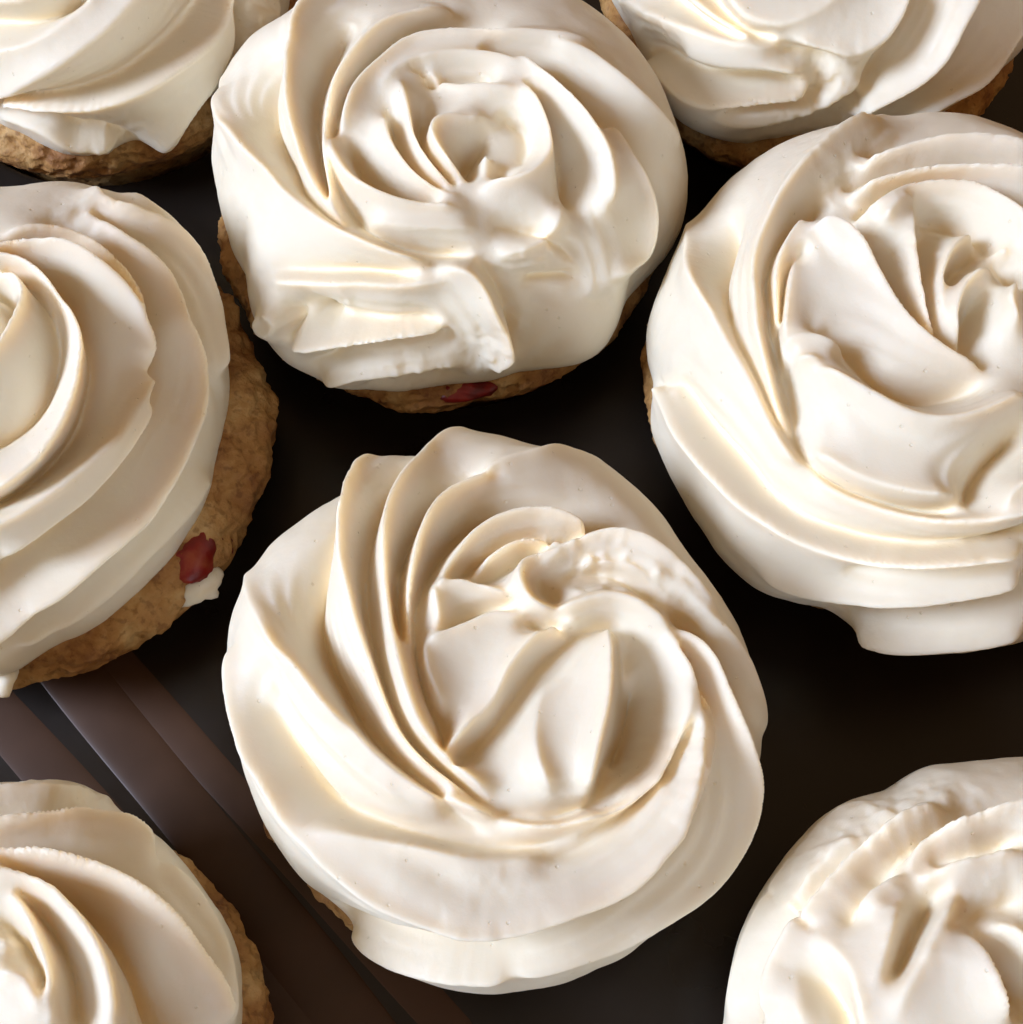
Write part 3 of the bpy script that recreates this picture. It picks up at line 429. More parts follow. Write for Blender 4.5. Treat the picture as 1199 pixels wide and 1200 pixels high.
   [(-4.509,-0.685,-3.07),(-4.334,-1.171,-3.59),(-4.035,-1.756,-4.04),(-3.512,-2.391,-3.87),(-3.002,-2.89,-3.24),(-2.491,-3.263,-2.86),(-1.881,-3.537,-3.04),(-1.246,-3.612,-3.38),(-0.411,-3.612,-3.89),(0.199,-3.512,-4.48),(0.872,-3.176,-4.56)],
   [(-5.119,-0.361,1.03),(-4.646,-1.046,1.57),(-4.26,-1.719,2.48),(-3.624,-2.491,3.17),(-3.027,-3.002,3.1),(-2.441,-3.388,2.89),(-1.818,-3.662,3.12),(-1.196,-3.737,3.43),(-0.349,-3.737,3.55),(0.299,-3.699,3.51)],
   [(-2.068,-3.923,-0.9),(-1.183,-3.936,-0.97),(-0.336,-3.923,-1.07),(0.324,-3.874,-1.14)],
   [(-3.238,-3.898,2.32),(-2.491,-4.247,2.32),(-1.47,-4.322,2.32),(-0.548,-4.26,2.32),(0.374,-4.123,2.32)],
   [(-2.715,-4.957,-5.22),(-1.918,-4.945,-5.22),(-1.208,-4.92,-5.22),(-0.548,-4.758,-5.22),(0.262,-4.459,-5.22),(0.884,-4.123,-5.22)],
   [(-2.005,-5.169,2.32),(-1.171,-5.206,2.32),(-0.249,-5.169,2.32),(0.685,-5.019,2.32)],
   [(-5.281,-0.274,-1.48),(-4.77,-0.66,-1.58),(-4.409,-0.66,-1.7)],
   [(-1.308,2.516,-1.84),(-0.884,2.628,-2.17),(-0.324,2.69,-2.58),(0.648,2.703,-2.83),(1.27,2.665,-2.9)],
   [(-1.295,2.18,2.96),(-0.349,2.528,3.22),(0.61,2.541,3.53),(1.221,2.454,3.72)],
   [(-1.607,1.993,-3.02),(-1.046,2.142,-3.39),(-0.461,2.18,-3.6),(0.486,2.142,-3.38),(1.096,2.08,-3.19)],
   [(-1.47,1.694,2.43),(-0.423,2.043,2.76),(0.511,2.03,3.15),(1.233,1.955,3.4)],
   [(-1.495,1.37,-3.28),(-0.747,1.806,-3.12),(-0.012,1.868,-3.04),(0.411,1.681,-3.24),(1.021,1.283,-3.76)],
   [(-1.432,1.27,3.28),(-0.697,1.719,3.13),(0.012,1.756,3.13),(0.448,1.532,3.53),(0.834,1.071,4.23),(1.059,0.536,4.62)],
   [(-0.685,1.445,-2.08),(-0.324,1.42,-3.59),(0.112,1.196,-3.25),(0.461,0.76,-2.53),(0.623,0.199,-3.52)],
   [(0.399,0.834,1.57),(0.56,0.685,1.98)],
   [(1.7,2.5,2.44),(1.99,2.5,2.36),(2.27,2.48,2.27),(2.56,2.45,2.18),(2.83,2.39,2.1),(3.11,2.32,2.01),(3.38,2.23,1.92),(3.64,2.12,1.83),(3.9,2.0,1.75),(4.15,1.87,1.66),(4.4,1.72,1.57),(4.64,1.57,1.49),(4.86,1.4,1.4),(5.09,1.22,1.31)],
   [(1.76,3.07,-2.46),(2.05,3.09,-2.36),(2.33,3.1,-2.26),(2.61,3.09,-2.16),(2.9,3.06,-2.06),(3.18,3.02,-1.97),(3.46,2.96,-1.87),(3.73,2.89,-1.77),(4.01,2.81,-1.67),(4.27,2.71,-1.57),(4.54,2.6,-1.48)],
   [(2.2,3.79,1.75),(2.48,3.82,1.66),(2.77,3.83,1.57),(3.05,3.82,1.49),(3.34,3.81,1.4),(3.62,3.78,1.31)],
   [(0.99,-0.1,-1.27),(1.11,-0.35,-1.48),(1.18,-0.63,-1.7),(1.2,-0.91,-1.91),(1.17,-1.2,-2.09),(1.11,-1.47,-2.24),(1.01,-1.74,-2.37),(0.88,-2.0,-2.5)],
   [(1.17,-0.03,1.32),(1.31,-0.27,1.51),(1.4,-0.54,1.7),(1.46,-0.82,1.86),(1.48,-1.1,1.99),(1.46,-1.39,2.11),(1.41,-1.67,2.22),(1.33,-1.94,2.32),(1.22,-2.2,2.41),(1.09,-2.46,2.49)],
   [(1.33,0.11,-1.7),(1.5,-0.12,-1.91),(1.63,-0.37,-2.09),(1.73,-0.64,-2.24),(1.79,-0.92,-2.37),(1.82,-1.2,-2.5),(1.82,-1.49,-2.61),(1.8,-1.77,-2.71),(1.74,-2.05,-2.8),(1.67,-2.32,-2.85),(1.57,-2.59,-2.75),(1.45,-2.85,-2.65)],
   [(1.47,0.3,1.7),(1.67,0.1,1.86),(1.84,-0.13,1.99),(1.98,-0.38,2.11),(2.09,-0.64,2.22),(2.17,-0.91,2.32),(2.22,-1.19,2.41),(2.25,-1.48,2.49),(2.25,-1.76,2.53),(2.24,-2.04,2.44),(2.2,-2.33,2.36),(2.14,-2.6,2.27),(2.06,-2.88,2.18),(1.96,-3.15,2.1),(1.85,-3.41,2.01),(1.72,-3.66,1.92),(1.58,-3.91,1.83),(1.42,-4.15,1.75),(1.26,-4.38,1.66),(1.08,-4.6,1.57)],
   [(1.57,0.57,-2.09),(1.8,0.39,-2.24),(2.0,0.19,-2.37),(2.18,-0.03,-2.5),(2.34,-0.27,-2.61),(2.47,-0.52,-2.71),(2.57,-0.78,-2.8),(2.66,-1.05,-2.85),(2.72,-1.33,-2.75),(2.76,-1.61,-2.65),(2.78,-1.9,-2.55),(2.78,-2.18,-2.46),(2.77,-2.47,-2.36),(2.73,-2.75,-2.26),(2.68,-3.03,-2.16),(2.62,-3.3,-2.06),(2.54,-3.58,-1.97),(2.44,-3.84,-1.87),(2.33,-4.11,-1.77),(2.21,-4.37,-1.67),(2.08,-4.62,-1.57),(1.93,-4.86,-1.48)],
   [(1.62,0.89,1.99),(1.87,0.75,2.11),(2.1,0.59,2.22),(2.32,0.4,2.32),(2.51,0.2,2.41),(2.69,-0.03,2.49),(2.85,-0.26,2.53),(2.99,-0.51,2.44),(3.1,-0.77,2.36),(3.2,-1.04,2.27),(3.29,-1.31,2.18),(3.35,-1.59,2.1),(3.4,-1.87,2.01),(3.43,-2.15,1.92),(3.44,-2.43,1.83),(3.44,-2.72,1.75),(3.42,-3.0,1.66),(3.39,-3.28,1.57),(3.35,-3.57,1.49),(3.29,-3.84,1.4),(3.22,-4.12,1.31)],
   [(1.58,1.25,-2.37),(1.85,1.16,-2.5),(2.11,1.04,-2.61),(2.36,0.9,-2.71),(2.59,0.73,-2.8),(2.81,0.55,-2.85),(3.01,0.35,-2.75),(3.2,0.14,-2.65),(3.37,-0.09,-2.55),(3.52,-0.33,-2.46),(3.66,-0.58,-2.36),(3.79,-0.83,-2.26),(3.89,-1.1,-2.16),(3.99,-1.36,-2.06),(4.07,-1.64,-1.97),(4.13,-1.92,-1.87),(4.18,-2.2,-1.77),(4.22,-2.48,-1.67),(4.24,-2.76,-1.57),(4.25,-3.05,-1.48)],
   [(1.73,1.59,2.32),(2.01,1.53,2.41),(2.28,1.43,2.49),(2.54,1.32,2.53),(2.79,1.18,2.44),(3.03,1.03,2.36),(3.26,0.86,2.27),(3.47,0.68,2.18),(3.68,0.48,2.1),(3.87,0.27,2.01),(4.05,0.05,1.92),(4.21,-0.19,1.83),(4.36,-0.43,1.75),(4.5,-0.67,1.66),(4.63,-0.93,1.57),(4.75,-1.19,1.49),(4.85,-1.45,1.4),(4.94,-1.72,1.31)],
   [(1.78,2.02,-2.8),(2.06,1.98,-2.85),(2.34,1.92,-2.75),(2.61,1.84,-2.65),(2.88,1.74,-2.55),(3.14,1.63,-2.46),(3.39,1.49,-2.36),(3.63,1.35,-2.26),(3.87,1.18,-2.16),(4.09,1.01,-2.06),(4.31,0.82,-1.97),(4.51,0.62,-1.87),(4.7,0.41,-1.77),(4.89,0.2,-1.67),(5.06,-0.03,-1.57),(5.22,-0.26,-1.48)],
  ]),
 'D': dict(center=(-7.89, 10.02), radius=3.85, height=2.3, dome=0.55, seed=14, rough=[(1.99, 2.05, 0.46, 0.25)],
  outline=[3.64, 3.66, 3.68, 3.7, 3.72, 3.79, 3.87, 3.93, 3.99, 4.03, 4.06, 4.09, 4.11, 4.06, 3.88, 3.65, 3.51, 3.48, 3.49, 3.52, 3.56, 3.6, 3.64, 3.67, 3.7, 3.73, 3.76, 3.78, 3.8, 3.8, 3.8, 3.8, 3.8, 3.8, 3.8, 3.8, 3.8, 3.8, 3.8, 3.8, 3.8, 3.8, 3.8, 3.8, 3.8, 3.8, 3.8, 3.8, 3.81, 3.82, 3.84, 3.85, 3.87, 3.89, 3.92, 3.95, 4.0, 3.98, 3.82, 3.72, 3.73, 3.72, 3.69, 3.66, 3.64, 3.64, 3.63, 3.63, 3.62, 3.62, 3.62, 3.63],
  lines=[
   [(2.205,3.164,2.64),(2.696,2.984,2.46),(3.116,3.104,2.06),(3.655,2.984,1.69),(4.203,2.932,0.81)],
   [(2.013,2.553,-2.76),(2.409,2.421,-2.94),(2.972,2.493,-2.98),(3.463,2.493,-2.75),(3.979,2.241,-2.58),(4.501,2.066,-0.93)],
   [(1.774,2.648,3.21),(2.097,2.265,3.46),(2.469,2.193,4.14),(2.948,2.253,4.35),(3.451,2.325,3.72),(3.847,2.109,3.05),(4.194,1.822,2.71),(4.398,1.246,2.48),(4.638,0.575,2.26)],
   [(1.977,2.217,-3.32),(2.505,1.893,-3.55),(3.02,1.726,-3.85),(3.499,1.45,-4.08),(3.799,0.911,-4.11),(4.122,0.336,-3.9),(4.362,-0.348,-3.58),(4.338,-1.15,-3.33)],
   [(1.798,2.169,2.24),(2.289,1.834,2.45),(2.72,1.642,2.72),(3.116,1.438,2.95),(3.367,1.138,3.16),(3.511,0.707,3.4),(3.703,0.431,3.67),(3.871,0.024,3.98),(3.895,-0.551,4.35),(3.763,-1.103,4.66),(3.607,-1.594,4.83),(3.344,-2.229,4.86),(3.104,-2.553,4.86),(2.553,-3.08,4.82),(2.037,-3.547,4.68),(1.342,-3.979,4.49),(0.851,-4.158,4.36)],
   [(4.554,-0.899,-2.77),(4.194,-1.654,-3.02),(3.487,-2.529,-3.39),(2.996,-3.14,-3.58),(2.349,-3.835,-3.38),(1.606,-4.386,-3.02),(1.031,-4.494,-2.77)],
   [(4.937,-1.39,1.37),(4.17,-2.565,1.42),(3.284,-3.559,1.49),(2.433,-4.242,1.56),(1.522,-4.638,1.61)],
   [(1.474,1.822,-2.67),(2.085,1.606,-2.44),(2.493,1.354,-2.65),(2.9,1.055,-3.78),(3.164,0.563,-4.43),(3.32,0.036,-4.1),(3.451,-0.372,-3.46),(3.344,-0.947,-3.19),(3.08,-1.654,-3.85),(2.72,-2.337,-4.52),(2.073,-2.972,-4.53),(1.39,-3.463,-4.37)],
   [(0.899,1.39,2.19),(1.354,1.546,2.27),(1.81,1.594,2.33),(2.193,1.474,2.28),(2.517,1.27,2.29),(2.828,0.875,2.52),(3.008,0.455,2.68)],
   [(0.923,1.282,-2.22),(1.39,1.378,-2.41),(1.846,1.402,-2.63),(2.229,1.306,-2.81),(2.612,1.019,-2.64),(2.888,0.635,-2.14)],
   [(0.623,1.103,3.44),(0.947,1.174,2.87),(1.246,1.258,3.08),(1.642,1.246,3.86),(2.025,1.126,4.18),(2.421,0.923,3.75),(2.744,0.695,3.18),(2.96,0.383,3.06),(3.14,0.06,2.97),(3.26,-0.168,2.76)],
   [(0.959,1.103,-2.64),(1.414,1.055,-3.27),(1.869,0.755,-4.0),(2.193,0.324,-4.57),(2.433,-0.24,-4.96),(2.469,-0.875,-5.19),(2.349,-1.438,-5.22),(2.037,-1.917,-4.92),(1.618,-2.301,-4.41),(1.21,-2.553,-3.98)],
   [(3.356,-0.264,1.39),(3.068,-0.875,2.32),(2.792,-1.378,3.31),(2.648,-1.57,3.84),(2.193,-2.061,4.08),(1.726,-2.433,4.14),(1.426,-2.612,4.0),(0.983,-2.792,3.84)],
   [(3.379,-0.671,1.92),(3.044,-1.414,2.44),(2.541,-2.181,2.63),(2.049,-2.624,2.44),(1.414,-3.176,2.24)],
   [(0.623,1.079,3.5),(0.971,1.019,3.2),(1.306,0.947,3.34),(1.63,0.719,3.25),(1.869,0.395,3.23),(2.073,0.084,4.14),(2.205,-0.324,5.1),(2.217,-0.839,5.4),(2.109,-1.354,5.29),(1.893,-1.786,4.94),(1.606,-2.097,4.47),(1.198,-2.385,4.16)],
   [(0.767,0.911,-1.24),(1.115,0.863,-1.84),(1.414,0.743,-2.74),(1.726,0.455,-3.24),(1.917,0.06,-4.12),(1.941,-0.443,-5.15),(1.798,-1.031,-5.25),(1.45,-1.45,-4.79),(1.055,-1.666,-4.44)],
   [(0.659,0.911,2.67),(0.995,0.887,1.99),(1.222,0.755,2.54),(1.414,0.491,3.72),(1.462,0.192,4.21),(1.378,-0.204,4.14),(1.234,-0.551,3.97),(0.935,-0.779,3.83)],
   [(0.815,0.671,-3.27),(1.103,0.611,-3.37),(1.258,0.348,-3.48),(1.258,0.012,-3.62),(1.091,-0.324,-3.74)],
   [(0.863,0.407,3.84),(1.067,0.276,4.04),(1.055,0.012,4.25)],
   [(-0.75,0.59,1.13),(-0.72,0.86,1.32),(-0.63,1.12,1.51),(-0.49,1.36,1.7),(-0.32,1.58,1.86),(-0.13,1.77,1.99),(0.09,1.93,2.11),(0.32,2.07,2.22)],
   [(-0.89,0.36,-1.27),(-0.93,0.63,-1.48),(-0.92,0.9,-1.7),(-0.86,1.17,-1.91),(-0.76,1.42,-2.09),(-0.62,1.66,-2.24),(-0.46,1.88,-2.37),(-0.27,2.08,-2.5),(-0.07,2.26,-2.61),(0.16,2.42,-2.71)],
   [(-0.95,0.09,1.13),(-1.07,0.34,1.32),(-1.13,0.61,1.51),(-1.15,0.88,1.7),(-1.13,1.15,1.86),(-1.06,1.42,1.99),(-0.97,1.68,2.11),(-0.85,1.92,2.22),(-0.7,2.15,2.32),(-0.53,2.37,2.41),(-0.34,2.57,2.49),(-0.14,2.75,2.53),(0.08,2.91,2.44)],
   [(-0.94,-0.18,-1.27),(-1.12,0.03,-1.48),(-1.26,0.26,-1.7),(-1.35,0.52,-1.91),(-1.4,0.79,-2.09),(-1.42,1.06,-2.24),(-1.4,1.33,-2.37),(-1.36,1.6,-2.5),(-1.28,1.87,-2.61),(-1.18,2.12,-2.71),(-1.05,2.36,-2.8),(-0.91,2.6,-2.85),(-0.75,2.82,-2.75),(-0.57,3.02,-2.65),(-0.37,3.22,-2.55),(-0.17,3.4,-2.46)],
   [(-0.85,-0.44,1.13),(-1.08,-0.29,1.32),(-1.28,-0.1,1.51),(-1.44,0.12,1.7),(-1.57,0.36,1.86),(-1.66,0.62,1.99),(-1.72,0.88,2.11),(-1.75,1.16,2.22),(-1.75,1.43,2.32),(-1.73,1.7,2.41),(-1.68,1.97,2.49),(-1.6,2.24,2.53),(-1.51,2.49,2.44),(-1.4,2.74,2.36),(-1.27,2.98,2.27),(-1.12,3.21,2.18),(-0.96,3.44,2.1),(-0.78,3.65,2.01),(-0.6,3.85,1.92),(-0.4,4.04,1.83)],
   [(-0.69,-0.66,-1.27),(-0.96,-0.58,-1.48),(-1.2,-0.46,-1.7),(-1.42,-0.29,-1.91),(-1.61,-0.1,-2.09),(-1.77,0.12,-2.24),(-1.9,0.36,-2.37),(-2.01,0.62,-2.5),(-2.09,0.88,-2.61),(-2.14,1.15,-2.71),(-2.16,1.42,-2.8),(-2.17,1.69,-2.85),(-2.15,1.97,-2.75),(-2.11,2.24,-2.65),(-2.06,2.51,-2.55),(-1.98,2.77,-2.46),(-1.89,3.03,-2.36),(-1.78,3.28,-2.26),(-1.66,3.52,-2.16),(-1.52,3.76,-2.06),(-1.37,3.99,-1.97),(-1.21,4.21,-1.87),(-1.04,4.42,-1.77),(-0.86,4.63,-1.67),(-0.67,4.82,-1.57)],
   [(-0.48,-0.83,1.13),(-0.75,-0.83,1.32),(-1.02,-0.78,1.51),(-1.28,-0.68,1.7),(-1.52,-0.55,1.86),(-1.73,-0.38,1.99),(-1.93,-0.19,2.11),(-2.1,0.03,2.22),(-2.25,0.26,2.32),(-2.37,0.5,2.41),(-2.48,0.75,2.49),(-2.56,1.01,2.53),(-2.62,1.28,2.44),(-2.66,1.55,2.36),(-2.68,1.82,2.27),(-2.68,2.1,2.18),(-2.66,2.37,2.1),(-2.63,2.64,2.01),(-2.58,2.91,1.92),(-2.52,3.18,1.83),(-2.44,3.44,1.75),(-2.35,3.7,1.66),(-2.24,3.95,1.57),(-2.13,4.2,1.49),(-2.0,4.44,1.4),(-1.86,4.68,1.31)],
   [(-0.23,-0.93,-1.27),(-0.49,-1.01,-1.48),(-0.76,-1.03,-1.7),(-1.03,-1.01,-1.91),(-1.3,-0.95,-2.09),(-1.56,-0.85,-2.24),(-1.8,-0.72,-2.37),(-2.02,-0.57,-2.5),(-2.23,-0.39,-2.61),(-2.42,-0.19,-2.71),(-2.59,0.02,-2.8),(-2.74,0.25,-2.85),(-2.87,0.49,-2.75),(-2.99,0.74,-2.65),(-3.08,1.0,-2.55),(-3.16,1.26,-2.46),(-3.22,1.53,-2.36),(-3.27,1.8,-2.26),(-3.3,2.07,-2.16),(-3.31,2.34,-2.06),(-3.31,2.61,-1.97),(-3.29,2.89,-1.87),(-3.27,3.16,-1.77),(-3.22,3.43,-1.67),(-3.17,3.7,-1.57),(-3.1,3.96,-1.48)],
   [(0.04,-0.96,1.13),(-0.18,-1.11,1.32),(-0.44,-1.21,1.51),(-0.71,-1.26,1.7),(-0.98,-1.28,1.86),(-1.25,-1.26,1.99),(-1.52,-1.2,2.11),(-1.78,-1.11,2.22),(-2.03,-1.0,2.32),(-2.27,-0.86,2.41),(-2.49,-0.71,2.49),(-2.7,-0.53,2.53),(-2.89,-0.34,2.44),(-3.07,-0.13,2.36),(-3.24,0.09,2.27),(-3.39,0.32,2.18),(-3.52,0.56,2.1),(-3.64,0.8,2.01),(-3.75,1.05,1.92),(-3.84,1.31,1.83),(-3.91,1.58,1.75),(-3.97,1.84,1.66),(-4.02,2.11,1.57),(-4.06,2.38,1.49),(-4.08,2.66,1.4),(-4.09,2.93,1.31)],
   [(0.31,-0.91,-1.27),(0.13,-1.11,-1.48),(-0.08,-1.28,-1.7),(-0.32,-1.41,-1.91),(-0.58,-1.5,-2.09),(-0.85,-1.56,-2.24),(-1.12,-1.58,-2.37),(-1.39,-1.57,-2.5),(-1.67,-1.53,-2.61),(-1.93,-1.47,-2.71),(-2.19,-1.38,-2.8),(-2.44,-1.27,-2.85),(-2.68,-1.14,-2.75),(-2.91,-0.99,-2.65),(-3.13,-0.83,-2.55),(-3.34,-0.65,-2.46),(-3.54,-0.46,-2.36),(-3.72,-0.26,-2.26),(-3.89,-0.04,-2.16),(-4.05,0.18,-2.06),(-4.2,0.41,-1.97),(-4.33,0.65,-1.87),(-4.46,0.89,-1.77),(-4.57,1.14,-1.67),(-4.66,1.4,-1.57),(-4.75,1.66,-1.48)],
   [(0.44,-1.03,1.32),(0.28,-1.25,1.51),(0.09,-1.44,1.7),(-0.13,-1.61,1.86),(-0.37,-1.73,1.99),(-0.63,-1.83,2.11),(-0.9,-1.9,2.22),(-1.17,-1.94,2.32),(-1.44,-1.95,2.41),(-1.71,-1.94,2.49),(-1.98,-1.91,2.53),(-2.25,-1.85,2.44),(-2.52,-1.77,2.36),(-2.77,-1.68,2.27),(-3.02,-1.57,2.18),(-3.26,-1.44,2.1),(-3.5,-1.29,2.01),(-3.72,-1.14,1.92),(-3.94,-0.97,1.83),(-4.14,-0.79,1.75),(-4.34,-0.6,1.66),(-4.53,-0.4,1.57),(-4.7,-0.19,1.49),(-4.87,0.03,1.4),(-5.03,0.25,1.31)],
   [(0.63,-1.12,-1.7),(0.49,-1.36,-1.91),(0.32,-1.58,-2.09),(0.13,-1.77,-2.24),(-0.09,-1.93,-2.37),(-0.32,-2.07,-2.5),(-0.57,-2.19,-2.61),(-0.83,-2.28,-2.71),(-1.1,-2.34,-2.8),(-1.37,-2.39,-2.85),(-1.64,-2.41,-2.75),(-1.91,-2.41,-2.65),(-2.19,-2.39,-2.55),(-2.46,-2.35,-2.46),(-2.73,-2.3,-2.36),(-2.99,-2.23,-2.26),(-3.25,-2.14,-2.16),(-3.51,-2.04,-2.06),(-3.75,-1.92,-1.97),(-4.0,-1.8,-1.87),(-4.23,-1.66,-1.77),(-4.46,-1.51,-1.67),(-4.68,-1.35,-1.57),(-4.89,-1.17,-1.48)],
   [(0.46,-1.88,2.11),(0.27,-2.08,2.22),(0.07,-2.26,2.32),(-0.16,-2.42,2.41),(-0.39,-2.56,2.49),(-0.64,-2.68,2.53),(-0.9,-2.77,2.44),(-1.16,-2.85,2.36),(-1.43,-2.91,2.27),(-1.7,-2.95,2.18),(-1.97,-2.97,2.1),(-2.24,-2.98,2.01),(-2.52,-2.97,1.92),(-2.79,-2.94,1.83),(-3.06,-2.9,1.75),(-3.33,-2.85,1.66),(-3.59,-2.78,1.57),(-3.85,-2.7,1.49),(-4.11,-2.61,1.4),(-4.37,-2.51,1.31)],
   [(0.7,-2.15,-2.61),(0.53,-2.37,-2.71),(0.34,-2.57,-2.8),(0.14,-2.75,-2.85),(-0.08,-2.91,-2.75),(-0.31,-3.06,-2.65),(-0.55,-3.19,-2.55),(-0.8,-3.31,-2.46),(-1.05,-3.41,-2.36),(-1.31,-3.49,-2.26),(-1.58,-3.56,-2.16),(-1.85,-3.61,-2.06),(-2.12,-3.65,-1.97),(-2.39,-3.67,-1.87),(-2.66,-3.68,-1.77),(-2.94,-3.68,-1.67),(-3.21,-3.66,-1.57),(-3.48,-3.63,-1.48)],
   [(0.57,-3.02,2.36),(0.37,-3.22,2.27),(0.17,-3.4,2.18),(-0.05,-3.57,2.1),(-0.28,-3.72,2.01),(-0.51,-3.86,1.92),(-0.75,-3.98,1.83),(-1.0,-4.1,1.75),(-1.26,-4.2,1.66),(-1.52,-4.28,1.57),(-1.78,-4.36,1.49),(-2.05,-4.42,1.4),(-2.32,-4.47,1.31)],
   [(0.4,-4.04,-2.06),(0.19,-4.21,-1.97),(-0.03,-4.38,-1.87),(-0.25,-4.54,-1.77),(-0.48,-4.68,-1.67),(-0.72,-4.82,-1.57),(-0.97,-4.94,-1.48)],
   [(-0.56,0.78,-1.27),(-0.44,1.03,-1.48),(-0.28,1.25,-1.7),(-0.09,1.44,-1.91),(0.13,1.61,-2.09),(0.37,1.73,-2.24)],
  ]),
 'E': dict(center=(-7.43, 18.87), radius=3.64, height=2.1, dome=0.7, seed=15, rough=[(1.0, -4.46, 0.69, 0.25), (3.91, -1.85, 0.46, 0.5)],
  outline=[3.61, 3.61, 3.61, 3.61, 3.61, 3.61, 3.6, 3.6, 3.6, 3.6, 3.59, 3.59, 3.59, 3.59, 3.59, 3.59, 3.59, 3.59, 3.59, 3.59, 3.59, 3.59, 3.59, 3.59, 3.59, 3.59, 3.59, 3.59, 3.59, 3.59, 3.59, 3.6, 3.6, 3.61, 3.63, 3.64, 3.66, 3.67, 3.69, 3.7, 3.72, 3.74, 3.75, 3.74, 3.73, 3.69, 3.62, 3.52, 3.43, 3.34, 3.29, 3.29, 3.37, 3.5, 3.62, 3.68, 3.7, 3.72, 3.75, 3.74, 3.69, 3.63, 3.58, 3.53, 3.5, 3.5, 3.52, 3.55, 3.57, 3.59, 3.6, 3.6],
  lines=[
   [(-2.081,-4.14,1.95),(-0.753,-4.096,2.74),(0.133,-3.62,3.58),(0.852,-3.155,4.04),(1.351,-2.679,4.16),(1.683,-2.269,4.16),(1.86,-1.705,4.16)],
   [(-2.114,-4.174,-2.16),(-1.151,-4.24,-2.64),(-0.133,-4.063,-3.08),(0.731,-3.886,-3.74),(1.528,-3.509,-4.48),(2.17,-3.078,-4.95),(2.712,-2.524,-4.92),(2.989,-1.893,-4.43),(2.989,-1.251,-4.09)],
   [(-1.218,-4.351,2.37),(0.133,-4.107,2.75),(0.897,-3.985,3.22),(1.705,-3.609,3.49),(2.402,-3.144,3.49),(2.967,-2.546,3.36),(3.144,-1.948,3.24),(3.1,-1.351,3.15)],
   [(-1.273,-4.417,-1.82),(0.022,-4.373,-2.46),(0.454,-4.616,-2.8),(1.162,-4.672,-2.54),(1.793,-4.926,-2.19)],
   [(-1.417,-4.572,1.6),(-0.188,-4.583,1.73),(0.432,-4.827,1.91),(1.306,-4.816,2.04)],
   [(3.144,-1.948,3.19),(3.288,-2.646,3.38),(3.011,-3.332,3.47),(2.646,-3.897,3.18),(2.037,-4.838,2.76)],
   [(3.487,-1.76,-3.71),(3.576,-2.435,-3.9),(3.432,-3.144,-3.91),(3.078,-3.709,-3.35),(2.447,-4.329,-2.62)],
   [(4.207,-1.295,2.67),(4.118,-2.247,2.87),(3.72,-3.144,3.06)],
   [(3.864,-1.738,1.82),(3.864,-1.982,2.34)],
   [(-1.284,-2.934,-2.67),(-0.62,-2.956,-2.87),(0.055,-2.801,-3.14),(0.52,-2.635,-3.39),(0.908,-2.347,-3.58)],
   [(-1.273,-3.376,3.12),(-0.31,-3.299,3.12),(0.299,-3.033,3.12),(0.83,-2.679,3.12),(1.085,-2.347,3.12)],
   [(-1.018,-2.657,3.12),(-0.232,-2.657,3.12),(0.321,-2.48,3.12),(0.697,-2.126,3.12)],
   [(-0.7,0.55,1.13),(-0.66,0.8,1.32),(-0.58,1.04,1.51),(-0.45,1.26,1.7),(-0.3,1.46,1.86),(-0.12,1.63,1.99),(0.08,1.79,2.11),(0.3,1.92,2.22),(0.53,2.02,2.32),(0.77,2.1,2.41),(1.01,2.17,2.49),(1.26,2.21,2.53),(1.52,2.23,2.44),(1.77,2.23,2.36),(2.02,2.21,2.27),(2.27,2.17,2.18),(2.52,2.12,2.1),(2.76,2.06,2.01),(3.0,1.98,1.92),(3.24,1.88,1.83),(3.47,1.78,1.75),(3.69,1.66,1.66),(3.91,1.53,1.57),(4.12,1.39,1.49),(4.32,1.24,1.4),(4.52,1.08,1.31)],
   [(-0.82,0.33,-1.27),(-0.86,0.58,-1.48),(-0.85,0.83,-1.7),(-0.79,1.08,-1.91),(-0.7,1.31,-2.09),(-0.57,1.53,-2.24),(-0.42,1.74,-2.37),(-0.25,1.92,-2.5),(-0.06,2.09,-2.61),(0.14,2.24,-2.71),(0.36,2.36,-2.8),(0.59,2.47,-2.85),(0.83,2.56,-2.75),(1.07,2.63,-2.65),(1.32,2.69,-2.55),(1.57,2.73,-2.46),(1.82,2.75,-2.36),(2.07,2.75,-2.26),(2.32,2.74,-2.16),(2.58,2.72,-2.06),(2.83,2.68,-1.97),(3.07,2.63,-1.87),(3.32,2.57,-1.77),(3.56,2.5,-1.67),(3.8,2.41,-1.57),(4.03,2.31,-1.48)],
   [(-0.88,0.09,1.13),(-0.99,0.31,1.32),(-1.05,0.56,1.51),(-1.06,0.81,1.7),(-1.04,1.06,1.86),(-0.98,1.31,1.99),(-0.9,1.55,2.11),(-0.78,1.77,2.22),(-0.65,1.99,2.32),(-0.49,2.19,2.41),(-0.32,2.37,2.49),(-0.13,2.54,2.53),(0.07,2.69,2.44),(0.28,2.83,2.36),(0.51,2.95,2.27),(0.74,3.06,2.18),(0.97,3.15,2.1),(1.21,3.22,2.01),(1.46,3.29,1.92),(1.71,3.34,1.83),(1.96,3.37,1.75),(2.21,3.39,1.66),(2.46,3.4,1.57),(2.71,3.4,1.49),(2.97,3.38,1.4),(3.22,3.36,1.31)],
